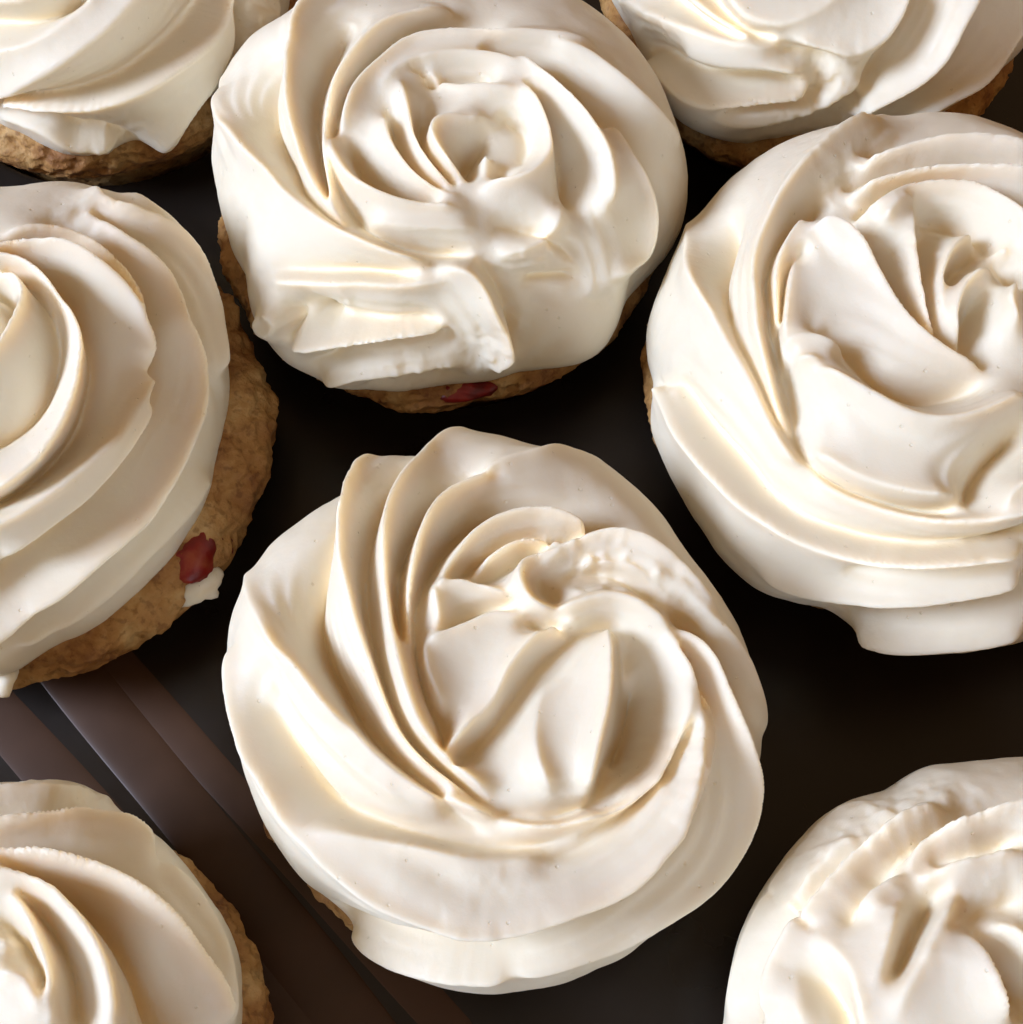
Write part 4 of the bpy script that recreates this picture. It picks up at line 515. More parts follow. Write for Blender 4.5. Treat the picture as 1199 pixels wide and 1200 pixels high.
   [(-0.87,-0.17,-1.27),(-1.04,0.02,-1.48),(-1.16,0.24,-1.7),(-1.25,0.48,-1.91),(-1.3,0.73,-2.09),(-1.31,0.98,-2.24),(-1.3,1.23,-2.37),(-1.25,1.48,-2.5),(-1.18,1.72,-2.61),(-1.09,1.96,-2.71),(-0.97,2.18,-2.8),(-0.84,2.4,-2.85),(-0.69,2.6,-2.75),(-0.52,2.79,-2.65),(-0.35,2.97,-2.55),(-0.16,3.14,-2.46),(0.04,3.29,-2.36),(0.25,3.44,-2.26),(0.47,3.56,-2.16),(0.7,3.68,-2.06),(0.93,3.78,-1.97),(1.16,3.88,-1.87),(1.4,3.96,-1.77),(1.65,4.02,-1.67),(1.89,4.08,-1.57),(2.14,4.13,-1.48)],
   [(-0.79,-0.4,1.13),(-1.0,-0.27,1.32),(-1.18,-0.09,1.51),(-1.33,0.11,1.7),(-1.45,0.33,1.86),(-1.54,0.57,1.99),(-1.59,0.82,2.11),(-1.62,1.07,2.22),(-1.62,1.32,2.32),(-1.6,1.57,2.41),(-1.55,1.82,2.49),(-1.48,2.07,2.53),(-1.39,2.3,2.44),(-1.29,2.53,2.36),(-1.17,2.76,2.27),(-1.03,2.97,2.18),(-0.89,3.17,2.1),(-0.72,3.37,2.01),(-0.55,3.55,1.92),(-0.37,3.73,1.83),(-0.18,3.89,1.75),(0.02,4.05,1.66),(0.23,4.19,1.57),(0.45,4.33,1.49),(0.67,4.45,1.4),(0.89,4.56,1.31)],
   [(-0.64,-0.61,-1.27),(-0.88,-0.54,-1.48),(-1.11,-0.42,-1.7),(-1.31,-0.27,-1.91),(-1.49,-0.09,-2.09),(-1.63,0.11,-2.24),(-1.76,0.34,-2.37),(-1.85,0.57,-2.5),(-1.93,0.81,-2.61),(-1.97,1.06,-2.71),(-2.0,1.31,-2.8),(-2.0,1.56,-2.85),(-1.99,1.82,-2.75),(-1.95,2.07,-2.65),(-1.9,2.31,-2.55),(-1.83,2.56,-2.46),(-1.74,2.8,-2.36),(-1.64,3.03,-2.26),(-1.53,3.25,-2.16),(-1.4,3.47,-2.06),(-1.27,3.69,-1.97),(-1.12,3.89,-1.87),(-0.96,4.09,-1.77),(-0.79,4.28,-1.67),(-0.61,4.46,-1.57),(-0.43,4.63,-1.48)],
   [(-0.44,-0.77,1.13),(-0.7,-0.77,1.32),(-0.94,-0.72,1.51),(-1.18,-0.63,1.7),(-1.4,-0.5,1.86),(-1.6,-0.35,1.99),(-1.78,-0.17,2.11),(-1.94,0.02,2.22),(-2.08,0.24,2.32),(-2.19,0.46,2.41),(-2.29,0.69,2.49),(-2.36,0.94,2.53),(-2.42,1.18,2.44),(-2.46,1.43,2.36),(-2.47,1.69,2.27),(-2.48,1.94,2.18),(-2.46,2.19,2.1),(-2.43,2.44,2.01),(-2.38,2.69,1.92),(-2.33,2.94,1.83),(-2.25,3.18,1.75),(-2.17,3.42,1.66),(-2.07,3.65,1.57),(-1.96,3.88,1.49),(-1.85,4.1,1.4),(-1.72,4.32,1.31)],
   [(-0.21,-0.86,-1.27),(-0.45,-0.93,-1.48),(-0.7,-0.96,-1.7),(-0.96,-0.94,-1.91),(-1.2,-0.88,-2.09),(-1.44,-0.79,-2.24),(-1.66,-0.67,-2.37),(-1.87,-0.52,-2.5),(-2.06,-0.36,-2.61),(-2.23,-0.18,-2.71),(-2.39,0.02,-2.8),(-2.53,0.23,-2.85),(-2.65,0.45,-2.75),(-2.76,0.68,-2.65),(-2.85,0.92,-2.55),(-2.92,1.16,-2.46),(-2.98,1.41,-2.36),(-3.02,1.66,-2.26),(-3.05,1.91,-2.16),(-3.06,2.16,-2.06),(-3.06,2.42,-1.97),(-3.04,2.67,-1.87),(-3.02,2.92,-1.77),(-2.98,3.17,-1.67),(-2.93,3.42,-1.57),(-2.86,3.66,-1.48)],
   [(0.04,-0.88,1.13),(-0.17,-1.02,1.32),(-0.41,-1.12,1.51),(-0.65,-1.17,1.7),(-0.91,-1.18,1.86),(-1.16,-1.16,1.99),(-1.4,-1.11,2.11),(-1.64,-1.03,2.22),(-1.87,-0.92,2.32),(-2.09,-0.8,2.41),(-2.3,-0.65,2.49),(-2.49,-0.49,2.53),(-2.67,-0.31,2.44),(-2.84,-0.12,2.36),(-2.99,0.08,2.27),(-3.13,0.29,2.18),(-3.25,0.51,2.1),(-3.36,0.74,2.01),(-3.46,0.97,1.92),(-3.54,1.21,1.83),(-3.61,1.46,1.75),(-3.67,1.7,1.66),(-3.72,1.95,1.57),(-3.75,2.2,1.49),(-3.77,2.45,1.4),(-3.78,2.71,1.31)],
   [(0.29,-0.84,-1.27),(0.12,-1.03,-1.48),(-0.07,-1.18,-1.7),(-0.3,-1.3,-1.91),(-0.54,-1.39,-2.09),(-0.78,-1.44,-2.24),(-1.04,-1.46,-2.37),(-1.29,-1.45,-2.5),(-1.54,-1.41,-2.61),(-1.78,-1.36,-2.71),(-2.02,-1.27,-2.8),(-2.26,-1.17,-2.85),(-2.48,-1.05,-2.75),(-2.69,-0.92,-2.65),(-2.89,-0.77,-2.55),(-3.09,-0.6,-2.46),(-3.27,-0.42,-2.36),(-3.44,-0.24,-2.26),(-3.6,-0.04,-2.16),(-3.74,0.17,-2.06),(-3.88,0.38,-1.97),(-4.0,0.6,-1.87),(-4.12,0.83,-1.77),(-4.22,1.06,-1.67),(-4.31,1.29,-1.57),(-4.39,1.53,-1.48)],
   [(0.51,-0.72,1.13),(0.41,-0.95,1.32),(0.26,-1.16,1.51),(0.08,-1.33,1.7),(-0.12,-1.48,1.86),(-0.35,-1.6,1.99),(-0.58,-1.69,2.11),(-0.83,-1.75,2.22),(-1.08,-1.79,2.32),(-1.33,-1.8,2.41),(-1.58,-1.79,2.49),(-1.83,-1.76,2.53),(-2.08,-1.71,2.44),(-2.32,-1.64,2.36),(-2.56,-1.55,2.27),(-2.79,-1.45,2.18),(-3.02,-1.33,2.1),(-3.23,-1.2,2.01),(-3.44,-1.05,1.92),(-3.64,-0.9,1.83),(-3.83,-0.73,1.75),(-4.01,-0.55,1.66),(-4.18,-0.37,1.57),(-4.34,-0.17,1.49),(-4.5,0.03,1.4),(-4.64,0.23,1.31)],
   [(0.7,-0.55,-1.27),(0.66,-0.8,-1.48),(0.58,-1.04,-1.7),(0.45,-1.26,-1.91),(0.3,-1.46,-2.09),(0.12,-1.63,-2.24),(-0.08,-1.79,-2.37),(-0.3,-1.92,-2.5),(-0.53,-2.02,-2.61),(-0.77,-2.1,-2.71),(-1.01,-2.17,-2.8),(-1.26,-2.21,-2.85),(-1.52,-2.23,-2.75),(-1.77,-2.23,-2.65),(-2.02,-2.21,-2.55),(-2.27,-2.17,-2.46),(-2.52,-2.12,-2.36),(-2.76,-2.06,-2.26),(-3.0,-1.98,-2.16),(-3.24,-1.88,-2.06),(-3.47,-1.78,-1.97),(-3.69,-1.66,-1.87),(-3.91,-1.53,-1.77),(-4.12,-1.39,-1.67),(-4.32,-1.24,-1.57),(-4.52,-1.08,-1.48)],
   [(0.82,-0.33,1.13),(0.86,-0.58,1.32),(0.85,-0.83,1.51),(0.79,-1.08,1.7),(0.7,-1.31,1.86),(0.57,-1.53,1.99),(0.42,-1.74,2.11),(0.25,-1.92,2.22),(0.06,-2.09,2.32)],
   [(-1.82,-2.75,2.1),(-2.07,-2.75,2.01),(-2.32,-2.74,1.92),(-2.58,-2.72,1.83),(-2.83,-2.68,1.75),(-3.07,-2.63,1.66),(-3.32,-2.57,1.57),(-3.56,-2.5,1.49),(-3.8,-2.41,1.4),(-4.03,-2.31,1.31)],
   [(0.88,-0.09,-1.27),(0.99,-0.31,-1.48),(1.05,-0.56,-1.7),(1.06,-0.81,-1.91),(1.04,-1.06,-2.09),(0.98,-1.31,-2.24),(0.9,-1.55,-2.37)],
   [(-1.96,-3.37,-1.97),(-2.21,-3.39,-1.87),(-2.46,-3.4,-1.77),(-2.71,-3.4,-1.67),(-2.97,-3.38,-1.57),(-3.22,-3.36,-1.48)],
   [(0.87,0.17,1.13),(1.04,-0.02,1.32),(1.16,-0.24,1.51),(1.25,-0.48,1.7),(1.3,-0.73,1.86),(1.31,-0.98,1.99),(1.3,-1.23,2.11),(1.25,-1.48,2.22),(1.18,-1.72,2.32)],
   [(0.79,0.4,-1.27),(1.0,0.27,-1.48),(1.18,0.09,-1.7),(1.33,-0.11,-1.91),(1.45,-0.33,-2.09),(1.54,-0.57,-2.24),(1.59,-0.82,-2.37),(1.62,-1.07,-2.5),(1.62,-1.32,-2.61)],
   [(0.64,0.61,1.13),(0.88,0.54,1.32),(1.11,0.42,1.51),(1.31,0.27,1.7),(1.49,0.09,1.86),(1.63,-0.11,1.99),(1.76,-0.34,2.11),(1.85,-0.57,2.22),(1.93,-0.81,2.32),(1.97,-1.06,2.41)],
   [(0.44,0.77,-1.27),(0.7,0.77,-1.48),(0.94,0.72,-1.7),(1.18,0.63,-1.91),(1.4,0.5,-2.09),(1.6,0.35,-2.24),(1.78,0.17,-2.37),(1.94,-0.02,-2.5),(2.08,-0.24,-2.61),(2.19,-0.46,-2.71),(2.29,-0.69,-2.8),(2.36,-0.94,-2.85),(2.42,-1.18,-2.75),(2.46,-1.43,-2.65),(2.47,-1.69,-2.55)],
   [(0.21,0.86,1.13),(0.45,0.93,1.32),(0.7,0.96,1.51),(0.96,0.94,1.7),(1.2,0.88,1.86),(1.44,0.79,1.99),(1.66,0.67,2.11),(1.87,0.52,2.22),(2.06,0.36,2.32),(2.23,0.18,2.41),(2.39,-0.02,2.49),(2.53,-0.23,2.53),(2.65,-0.45,2.44),(2.76,-0.68,2.36)],
   [(-0.04,0.88,-1.27),(0.17,1.02,-1.48),(0.41,1.12,-1.7),(0.65,1.17,-1.91),(0.91,1.18,-2.09),(1.16,1.16,-2.24),(1.4,1.11,-2.37),(1.64,1.03,-2.5),(1.87,0.92,-2.61),(2.09,0.8,-2.71),(2.3,0.65,-2.8),(2.49,0.49,-2.85),(2.67,0.31,-2.75),(2.84,0.12,-2.65),(2.99,-0.08,-2.55),(3.13,-0.29,-2.46),(3.25,-0.51,-2.36),(3.36,-0.74,-2.26),(3.46,-0.97,-2.16),(3.54,-1.21,-2.06)],
   [(-0.29,0.84,1.13),(-0.12,1.03,1.32),(0.07,1.18,1.51),(0.3,1.3,1.7),(0.54,1.39,1.86),(0.78,1.44,1.99),(1.04,1.46,2.11),(1.29,1.45,2.22),(1.54,1.41,2.32),(1.78,1.36,2.41),(2.02,1.27,2.49),(2.26,1.17,2.53),(2.48,1.05,2.44),(2.69,0.92,2.36),(2.89,0.77,2.27),(3.09,0.6,2.18),(3.27,0.42,2.1),(3.44,0.24,2.01),(3.6,0.04,1.92),(3.74,-0.17,1.83),(3.88,-0.38,1.75),(4.0,-0.6,1.66),(4.12,-0.83,1.57)],
   [(-0.51,0.72,-1.27),(-0.41,0.95,-1.48),(-0.26,1.16,-1.7),(-0.08,1.33,-1.91),(0.12,1.48,-2.09),(0.35,1.6,-2.24),(0.58,1.69,-2.37),(0.83,1.75,-2.5),(1.08,1.79,-2.61),(1.33,1.8,-2.71),(1.58,1.79,-2.8),(1.83,1.76,-2.85),(2.08,1.71,-2.75),(2.32,1.64,-2.65),(2.56,1.55,-2.55),(2.79,1.45,-2.46),(3.02,1.33,-2.36),(3.23,1.2,-2.26),(3.44,1.05,-2.16),(3.64,0.9,-2.06),(3.83,0.73,-1.97),(4.01,0.55,-1.87),(4.18,0.37,-1.77),(4.34,0.17,-1.67),(4.5,-0.03,-1.57),(4.64,-0.23,-1.48)],
  ]),
 'F': dict(center=(5.33, 18.87), radius=3.66, height=2.0, dome=0.4, seed=16, rough=[(-0.52, -4.11, 0.69, 0.35), (-3.23, -2.45, 0.57, 0.3)],
  outline=[3.76, 3.74, 3.71, 3.69, 3.66, 3.64, 3.63, 3.62, 3.61, 3.61, 3.61, 3.61, 3.61, 3.61, 3.61, 3.61, 3.61, 3.61, 3.61, 3.61, 3.61, 3.61, 3.61, 3.61, 3.61, 3.61, 3.62, 3.62, 3.63, 3.65, 3.66, 3.67, 3.68, 3.69, 3.7, 3.71, 3.69, 3.6, 3.49, 3.41, 3.41, 3.48, 3.55, 3.63, 3.72, 3.82, 3.9, 3.91, 3.87, 3.79, 3.68, 3.55, 3.44, 3.38, 3.35, 3.33, 3.34, 3.37, 3.4, 3.45, 3.5, 3.54, 3.53, 3.51, 3.53, 3.61, 3.7, 3.77, 3.81, 3.83, 3.81, 3.79],
  lines=[
   [(-4.521,-1.089,2.72),(-3.321,-2.122,3.09),(-2.344,-2.633,3.16),(-1.744,-2.921,2.57),(-1.255,-3.121,2.05)],
   [(-4.166,-2.288,-2.29),(-3.455,-2.766,-2.97),(-2.799,-3.088,-3.74),(-2.166,-3.344,-4.01),(-1.444,-3.577,-3.67),(-0.878,-3.899,-3.16)],
   [(-3.943,-2.666,2.68),(-3.199,-3.077,2.92),(-2.666,-3.51,3.05),(-2.155,-3.743,2.95),(-1.444,-3.866,2.88),(-0.7,-4.043,2.73)],
   [(-2.422,-3.943,2.08),(-1.788,-4.21,2.08),(-1.011,-4.343,2.08),(-0.156,-4.31,2.08)],
   [(-1.555,-4.488,-2.6),(-0.7,-4.532,-2.6),(0.178,-4.299,-2.59),(0.444,-4.499,-2.56)],
   [(-3.455,-1.555,-3.15),(-3.055,-1.999,-3.15),(-2.222,-2.522,-2.79),(-1.633,-2.91,-2.15)],
   [(-2.755,-1.811,3.12),(-2.477,-2.155,2.87),(-1.877,-2.677,2.53),(-1.489,-2.955,2.57)],
   [(-2.355,-2.011,-2.69),(-1.977,-2.41,-2.72),(-1.611,-2.788,-2.78),(-1.233,-2.966,-3.15)],
   [(-2.111,-1.866,3.17),(-1.855,-2.288,3.29),(-1.6,-2.633,3.46),(-1.155,-2.81,3.43),(-0.511,-2.688,3.08),(-0.044,-2.344,2.71)],
   [(-1.233,-3.077,-2.21),(-0.644,-3.377,-2.65),(-0.255,-3.488,-2.71)],
   [(-1.122,-3.01,3.09),(-0.622,-3.277,3.16),(-0.122,-3.399,3.39),(0.433,-3.21,3.47),(0.733,-2.755,3.32),(0.844,-2.299,3.17)],
   [(0.278,-4.132,-3.83),(0.6,-3.821,-4.53),(0.8,-3.155,-5.16),(0.989,-2.555,-5.04),(1.1,-1.988,-4.74)],
   [(0.267,-4.588,2.7),(0.5,-4.332,3.06),(0.944,-3.999,3.69),(1.422,-3.499,4.26),(1.666,-2.755,4.44),(1.822,-2.322,4.32),(1.944,-1.811,4.2)],
   [(0.666,-4.721,-3.33),(1.233,-4.143,-3.98),(1.744,-3.588,-4.67),(2.177,-2.866,-4.94),(2.366,-2.233,-4.86),(2.322,-1.688,-4.72)],
   [(1.555,-4.521,2.76),(2.055,-3.932,3.24),(2.644,-3.344,3.75),(3.099,-2.444,3.92),(3.077,-1.933,3.81),(2.955,-1.4,3.69)],
   [(2.699,-4.11,-2.14),(3.121,-3.366,-2.33),(3.655,-2.433,-2.53)],
   [(-0.511,-4.266,1.79),(-0.122,-3.999,1.23),(0.067,-3.71,1.0)],
   [(-2.188,-3.921,1.42),(-1.466,-4.11,1.7),(-0.678,-4.277,1.87),(-0.011,-4.132,1.75),(0.3,-3.866,1.6)],
   [(-2.244,-3.81,-1.19),(-1.455,-3.988,-1.47),(-0.689,-4.143,-1.49),(-0.122,-3.999,-1.27)],
   [(-2.81,-2.822,1.62),(-2.099,-3.166,1.83),(-1.4,-3.377,2.09),(-0.8,-3.688,2.28)],
   [(-0.7,0.55,1.13),(-0.66,0.8,1.32),(-0.58,1.04,1.51),(-0.46,1.26,1.7),(-0.3,1.46,1.86),(-0.12,1.64,1.99),(0.08,1.79,2.11),(0.3,1.92,2.22),(0.53,2.03,2.32),(0.77,2.11,2.41),(1.02,2.17,2.49),(1.27,2.21,2.53),(1.52,2.23,2.44),(1.77,2.23,2.36),(2.03,2.22,2.27),(2.28,2.18,2.18),(2.53,2.13,2.1),(2.77,2.06,2.01),(3.01,1.98,1.92),(3.25,1.89,1.83),(3.48,1.78,1.75),(3.7,1.67,1.66),(3.92,1.54,1.57),(4.13,1.4,1.49),(4.34,1.25,1.4),(4.54,1.09,1.31)],
   [(-0.82,0.33,-1.27),(-0.86,0.58,-1.48),(-0.85,0.84,-1.7),(-0.79,1.08,-1.91),(-0.7,1.32,-2.09),(-0.58,1.54,-2.24),(-0.43,1.74,-2.37),(-0.25,1.93,-2.5),(-0.06,2.1,-2.61),(0.14,2.24,-2.71),(0.36,2.37,-2.8),(0.59,2.48,-2.85),(0.83,2.57,-2.75),(1.07,2.64,-2.65),(1.32,2.7,-2.55),(1.57,2.74,-2.46),(1.82,2.76,-2.36),(2.08,2.76,-2.26),(2.33,2.75,-2.16),(2.58,2.73,-2.06),(2.84,2.69,-1.97),(3.08,2.64,-1.87),(3.33,2.58,-1.77),(3.57,2.5,-1.67),(3.81,2.42,-1.57),(4.05,2.32,-1.48)],
   [(-0.88,0.09,1.13),(-0.99,0.32,1.32),(-1.05,0.56,1.51),(-1.07,0.82,1.7),(-1.04,1.07,1.86),(-0.99,1.31,1.99),(-0.9,1.55,2.11),(-0.79,1.78,2.22),(-0.65,1.99,2.32),(-0.49,2.19,2.41),(-0.32,2.38,2.49),(-0.13,2.55,2.53),(0.07,2.7,2.44),(0.29,2.84,2.36),(0.51,2.96,2.27),(0.74,3.07,2.18),(0.97,3.16,2.1),(1.22,3.24,2.01),(1.46,3.3,1.92),(1.71,3.35,1.83),(1.96,3.38,1.75),(2.22,3.4,1.66),(2.47,3.41,1.57),(2.72,3.41,1.49),(2.98,3.39,1.4),(3.23,3.37,1.31)],
   [(-0.87,-0.17,-1.27),(-1.04,0.02,-1.48),(-1.17,0.24,-1.7),(-1.25,0.48,-1.91),(-1.3,0.73,-2.09),(-1.32,0.98,-2.24),(-1.3,1.24,-2.37),(-1.26,1.49,-2.5),(-1.19,1.73,-2.61),(-1.09,1.97,-2.71),(-0.98,2.19,-2.8),(-0.84,2.41,-2.85),(-0.69,2.61,-2.75),(-0.53,2.8,-2.65),(-0.35,2.98,-2.55),(-0.16,3.15,-2.46),(0.04,3.31,-2.36),(0.26,3.45,-2.26),(0.47,3.58,-2.16),(0.7,3.69,-2.06),(0.93,3.8,-1.97),(1.17,3.89,-1.87),(1.41,3.97,-1.77),(1.65,4.04,-1.67),(1.9,4.1,-1.57),(2.15,4.14,-1.48)],
   [(-0.79,-0.41,1.13),(-1.0,-0.27,1.32),(-1.19,-0.09,1.51),(-1.34,0.11,1.7),(-1.46,0.33,1.86),(-1.54,0.57,1.99),(-1.6,0.82,2.11),(-1.62,1.07,2.22),(-1.62,1.33,2.32),(-1.6,1.58,2.41),(-1.55,1.83,2.49),(-1.49,2.07,2.53),(-1.4,2.31,2.44),(-1.29,2.54,2.36),(-1.17,2.76,2.27),(-1.04,2.98,2.18),(-0.89,3.18,2.1),(-0.73,3.38,2.01),(-0.55,3.57,1.92),(-0.37,3.74,1.83),(-0.18,3.91,1.75),(0.02,4.06,1.66),(0.23,4.21,1.57),(0.45,4.34,1.49),(0.67,4.46,1.4),(0.89,4.58,1.31)],
   [(-0.64,-0.61,-1.27),(-0.89,-0.54,-1.48),(-1.11,-0.43,-1.7),(-1.31,-0.27,-1.91),(-1.49,-0.09,-2.09),(-1.64,0.12,-2.24),(-1.76,0.34,-2.37),(-1.86,0.57,-2.5),(-1.93,0.81,-2.61),(-1.98,1.06,-2.71),(-2.01,1.32,-2.8),(-2.01,1.57,-2.85),(-1.99,1.82,-2.75),(-1.96,2.07,-2.65),(-1.91,2.32,-2.55),(-1.84,2.57,-2.46),(-1.75,2.8,-2.36),(-1.65,3.04,-2.26),(-1.54,3.26,-2.16),(-1.41,3.48,-2.06),(-1.27,3.7,-1.97),(-1.12,3.9,-1.87),(-0.96,4.1,-1.77),(-0.79,4.29,-1.67),(-0.62,4.47,-1.57),(-0.43,4.65,-1.48)],
   [(-0.45,-0.77,1.13),(-0.7,-0.77,1.32),(-0.95,-0.72,1.51),(-1.18,-0.63,1.7),(-1.4,-0.51,1.86),(-1.61,-0.35,1.99),(-1.79,-0.17,2.11),(-1.95,0.02,2.22),(-2.08,0.24,2.32),(-2.2,0.46,2.41),(-2.3,0.7,2.49),(-2.37,0.94,2.53),(-2.43,1.19,2.44),(-2.46,1.44,2.36),(-2.48,1.69,2.27),(-2.48,1.95,2.18),(-2.47,2.2,2.1),(-2.44,2.45,2.01),(-2.39,2.7,1.92),(-2.33,2.95,1.83),(-2.26,3.19,1.75),(-2.18,3.43,1.66),(-2.08,3.66,1.57),(-1.97,3.89,1.49),(-1.85,4.12,1.4),(-1.72,4.34,1.31)],
   [(-0.21,-0.86,-1.27),(-0.45,-0.94,-1.48),(-0.71,-0.96,-1.7),(-0.96,-0.94,-1.91),(-1.21,-0.88,-2.09),(-1.44,-0.79,-2.24),(-1.67,-0.67,-2.37),(-1.87,-0.53,-2.5),(-2.07,-0.36,-2.61),(-2.24,-0.18,-2.71),(-2.4,0.02,-2.8),(-2.54,0.23,-2.85),(-2.66,0.46,-2.75),(-2.77,0.69,-2.65),(-2.86,0.92,-2.55),(-2.93,1.17,-2.46),(-2.99,1.41,-2.36),(-3.03,1.66,-2.26),(-3.06,1.92,-2.16),(-3.07,2.17,-2.06),(-3.07,2.42,-1.97),(-3.05,2.68,-1.87),(-3.03,2.93,-1.77),(-2.99,3.18,-1.67),(-2.94,3.43,-1.57),(-2.87,3.67,-1.48)],
   [(0.04,-0.89,1.13),(-0.17,-1.03,1.32),(-0.41,-1.12,1.51),(-0.66,-1.17,1.7),(-0.91,-1.18,1.86),(-1.16,-1.16,1.99),(-1.41,-1.11,2.11),(-1.65,-1.03,2.22),(-1.88,-0.93,2.32),(-2.1,-0.8,2.41),(-2.31,-0.65,2.49),(-2.5,-0.49,2.53),(-2.68,-0.31,2.44),(-2.85,-0.12,2.36),(-3.0,0.08,2.27),(-3.14,0.29,2.18),(-3.27,0.51,2.1),(-3.38,0.74,2.01),(-3.47,0.98,1.92),(-3.56,1.22,1.83),(-3.63,1.46,1.75),(-3.68,1.71,1.66),(-3.73,1.96,1.57),(-3.76,2.21,1.49),(-3.78,2.46,1.4),(-3.79,2.72,1.31)],
   [(0.29,-0.84,-1.27),(0.12,-1.03,-1.48),(-0.08,-1.19,-1.7),(-0.3,-1.31,-1.91),(-0.54,-1.39,-2.09),(-0.79,-1.44,-2.24),(-1.04,-1.46,-2.37),(-1.29,-1.46,-2.5),(-1.54,-1.42,-2.61),(-1.79,-1.36,-2.71),(-2.03,-1.28,-2.8),(-2.26,-1.18,-2.85),(-2.49,-1.06,-2.75),(-2.7,-0.92,-2.65),(-2.9,-0.77,-2.55),(-3.1,-0.6,-2.46),(-3.28,-0.43,-2.36),(-3.45,-0.24,-2.26),(-3.61,-0.04,-2.16),(-3.76,0.17,-2.06),(-3.89,0.38,-1.97),(-4.02,0.6,-1.87),(-4.13,0.83,-1.77),(-4.23,1.06,-1.67),(-4.32,1.3,-1.57),(-4.4,1.54,-1.48)],
   [(0.51,-0.72,1.13),(0.41,-0.96,1.32),(0.26,-1.16,1.51),(0.08,-1.34,1.7),(-0.12,-1.49,1.86),(-0.35,-1.61,1.99),(-0.58,-1.7,2.11),(-0.83,-1.76,2.22),(-1.08,-1.8,2.32),(-1.33,-1.81,2.41),(-1.59,-1.8,2.49)],
   [(-3.45,-1.06,1.92),(-3.65,-0.9,1.83),(-3.84,-0.73,1.75),(-4.02,-0.55,1.66),(-4.2,-0.37,1.57),(-4.36,-0.18,1.49),(-4.51,0.03,1.4),(-4.66,0.23,1.31)],
   [(0.7,-0.55,-1.27),(0.66,-0.8,-1.48),(0.58,-1.04,-1.7),(0.46,-1.26,-1.91),(0.3,-1.46,-2.09),(0.12,-1.64,-2.24),(-0.08,-1.79,-2.37),(-0.3,-1.92,-2.5),(-0.53,-2.03,-2.61),(-0.77,-2.11,-2.71)],
   [(0.82,-0.33,1.13),(0.86,-0.58,1.32),(0.85,-0.84,1.51),(0.79,-1.08,1.7),(0.7,-1.32,1.86),(0.58,-1.54,1.99),(0.43,-1.74,2.11),(0.25,-1.93,2.22)],
   [(0.88,-0.09,-1.27),(0.99,-0.32,-1.48),(1.05,-0.56,-1.7),(1.07,-0.82,-1.91),(1.04,-1.07,-2.09),(0.99,-1.31,-2.24),(0.9,-1.55,-2.37)],
   [(0.87,0.17,1.13),(1.04,-0.02,1.32),(1.17,-0.24,1.51),(1.25,-0.48,1.7),(1.3,-0.73,1.86),(1.32,-0.98,1.99),(1.3,-1.24,2.11),(1.26,-1.49,2.22)],
   [(0.79,0.41,-1.27),(1.0,0.27,-1.48),(1.19,0.09,-1.7),(1.34,-0.11,-1.91),(1.46,-0.33,-2.09),(1.54,-0.57,-2.24),(1.6,-0.82,-2.37),(1.62,-1.07,-2.5),(1.62,-1.33,-2.61)],
   [(0.64,0.61,1.13),(0.89,0.54,1.32),(1.11,0.43,1.51),(1.31,0.27,1.7),(1.49,0.09,1.86),(1.64,-0.12,1.99),(1.76,-0.34,2.11),(1.86,-0.57,2.22),(1.93,-0.81,2.32),(1.98,-1.06,2.41),(2.01,-1.32,2.49)],
   [(0.45,0.77,-1.27),(0.7,0.77,-1.48),(0.95,0.72,-1.7),(1.18,0.63,-1.91),(1.4,0.51,-2.09),(1.61,0.35,-2.24),(1.79,0.17,-2.37),(1.95,-0.02,-2.5),(2.08,-0.24,-2.61),(2.2,-0.46,-2.71),(2.3,-0.7,-2.8),(2.37,-0.94,-2.85),(2.43,-1.19,-2.75)],
   [(0.21,0.86,1.13),(0.45,0.94,1.32),(0.71,0.96,1.51),(0.96,0.94,1.7),(1.21,0.88,1.86),(1.44,0.79,1.99),(1.67,0.67,2.11),(1.87,0.53,2.22),(2.07,0.36,2.32),(2.24,0.18,2.41),(2.4,-0.02,2.49),(2.54,-0.23,2.53),(2.66,-0.46,2.44),(2.77,-0.69,2.36),(2.86,-0.92,2.27)],
   [(-0.04,0.89,-1.27),(0.17,1.03,-1.48),(0.41,1.12,-1.7),(0.66,1.17,-1.91),(0.91,1.18,-2.09),(1.16,1.16,-2.24),(1.41,1.11,-2.37),(1.65,1.03,-2.5),(1.88,0.93,-2.61),(2.1,0.8,-2.71),(2.31,0.65,-2.8),(2.5,0.49,-2.85),(2.68,0.31,-2.75),(2.85,0.12,-2.65),(3.0,-0.08,-2.55),(3.14,-0.29,-2.46),(3.27,-0.51,-2.36),(3.38,-0.74,-2.26),(3.47,-0.98,-2.16),(3.56,-1.22,-2.06)],
   [(-0.29,0.84,1.13),(-0.12,1.03,1.32),(0.08,1.19,1.51),(0.3,1.31,1.7),(0.54,1.39,1.86),(0.79,1.44,1.99),(1.04,1.46,2.11),(1.29,1.46,2.22),(1.54,1.42,2.32),(1.79,1.36,2.41),(2.03,1.28,2.49),(2.26,1.18,2.53),(2.49,1.06,2.44),(2.7,0.92,2.36),(2.9,0.77,2.27),(3.1,0.6,2.18),(3.28,0.43,2.1),(3.45,0.24,2.01),(3.61,0.04,1.92),(3.76,-0.17,1.83),(3.89,-0.38,1.75),(4.02,-0.6,1.66),(4.13,-0.83,1.57)],
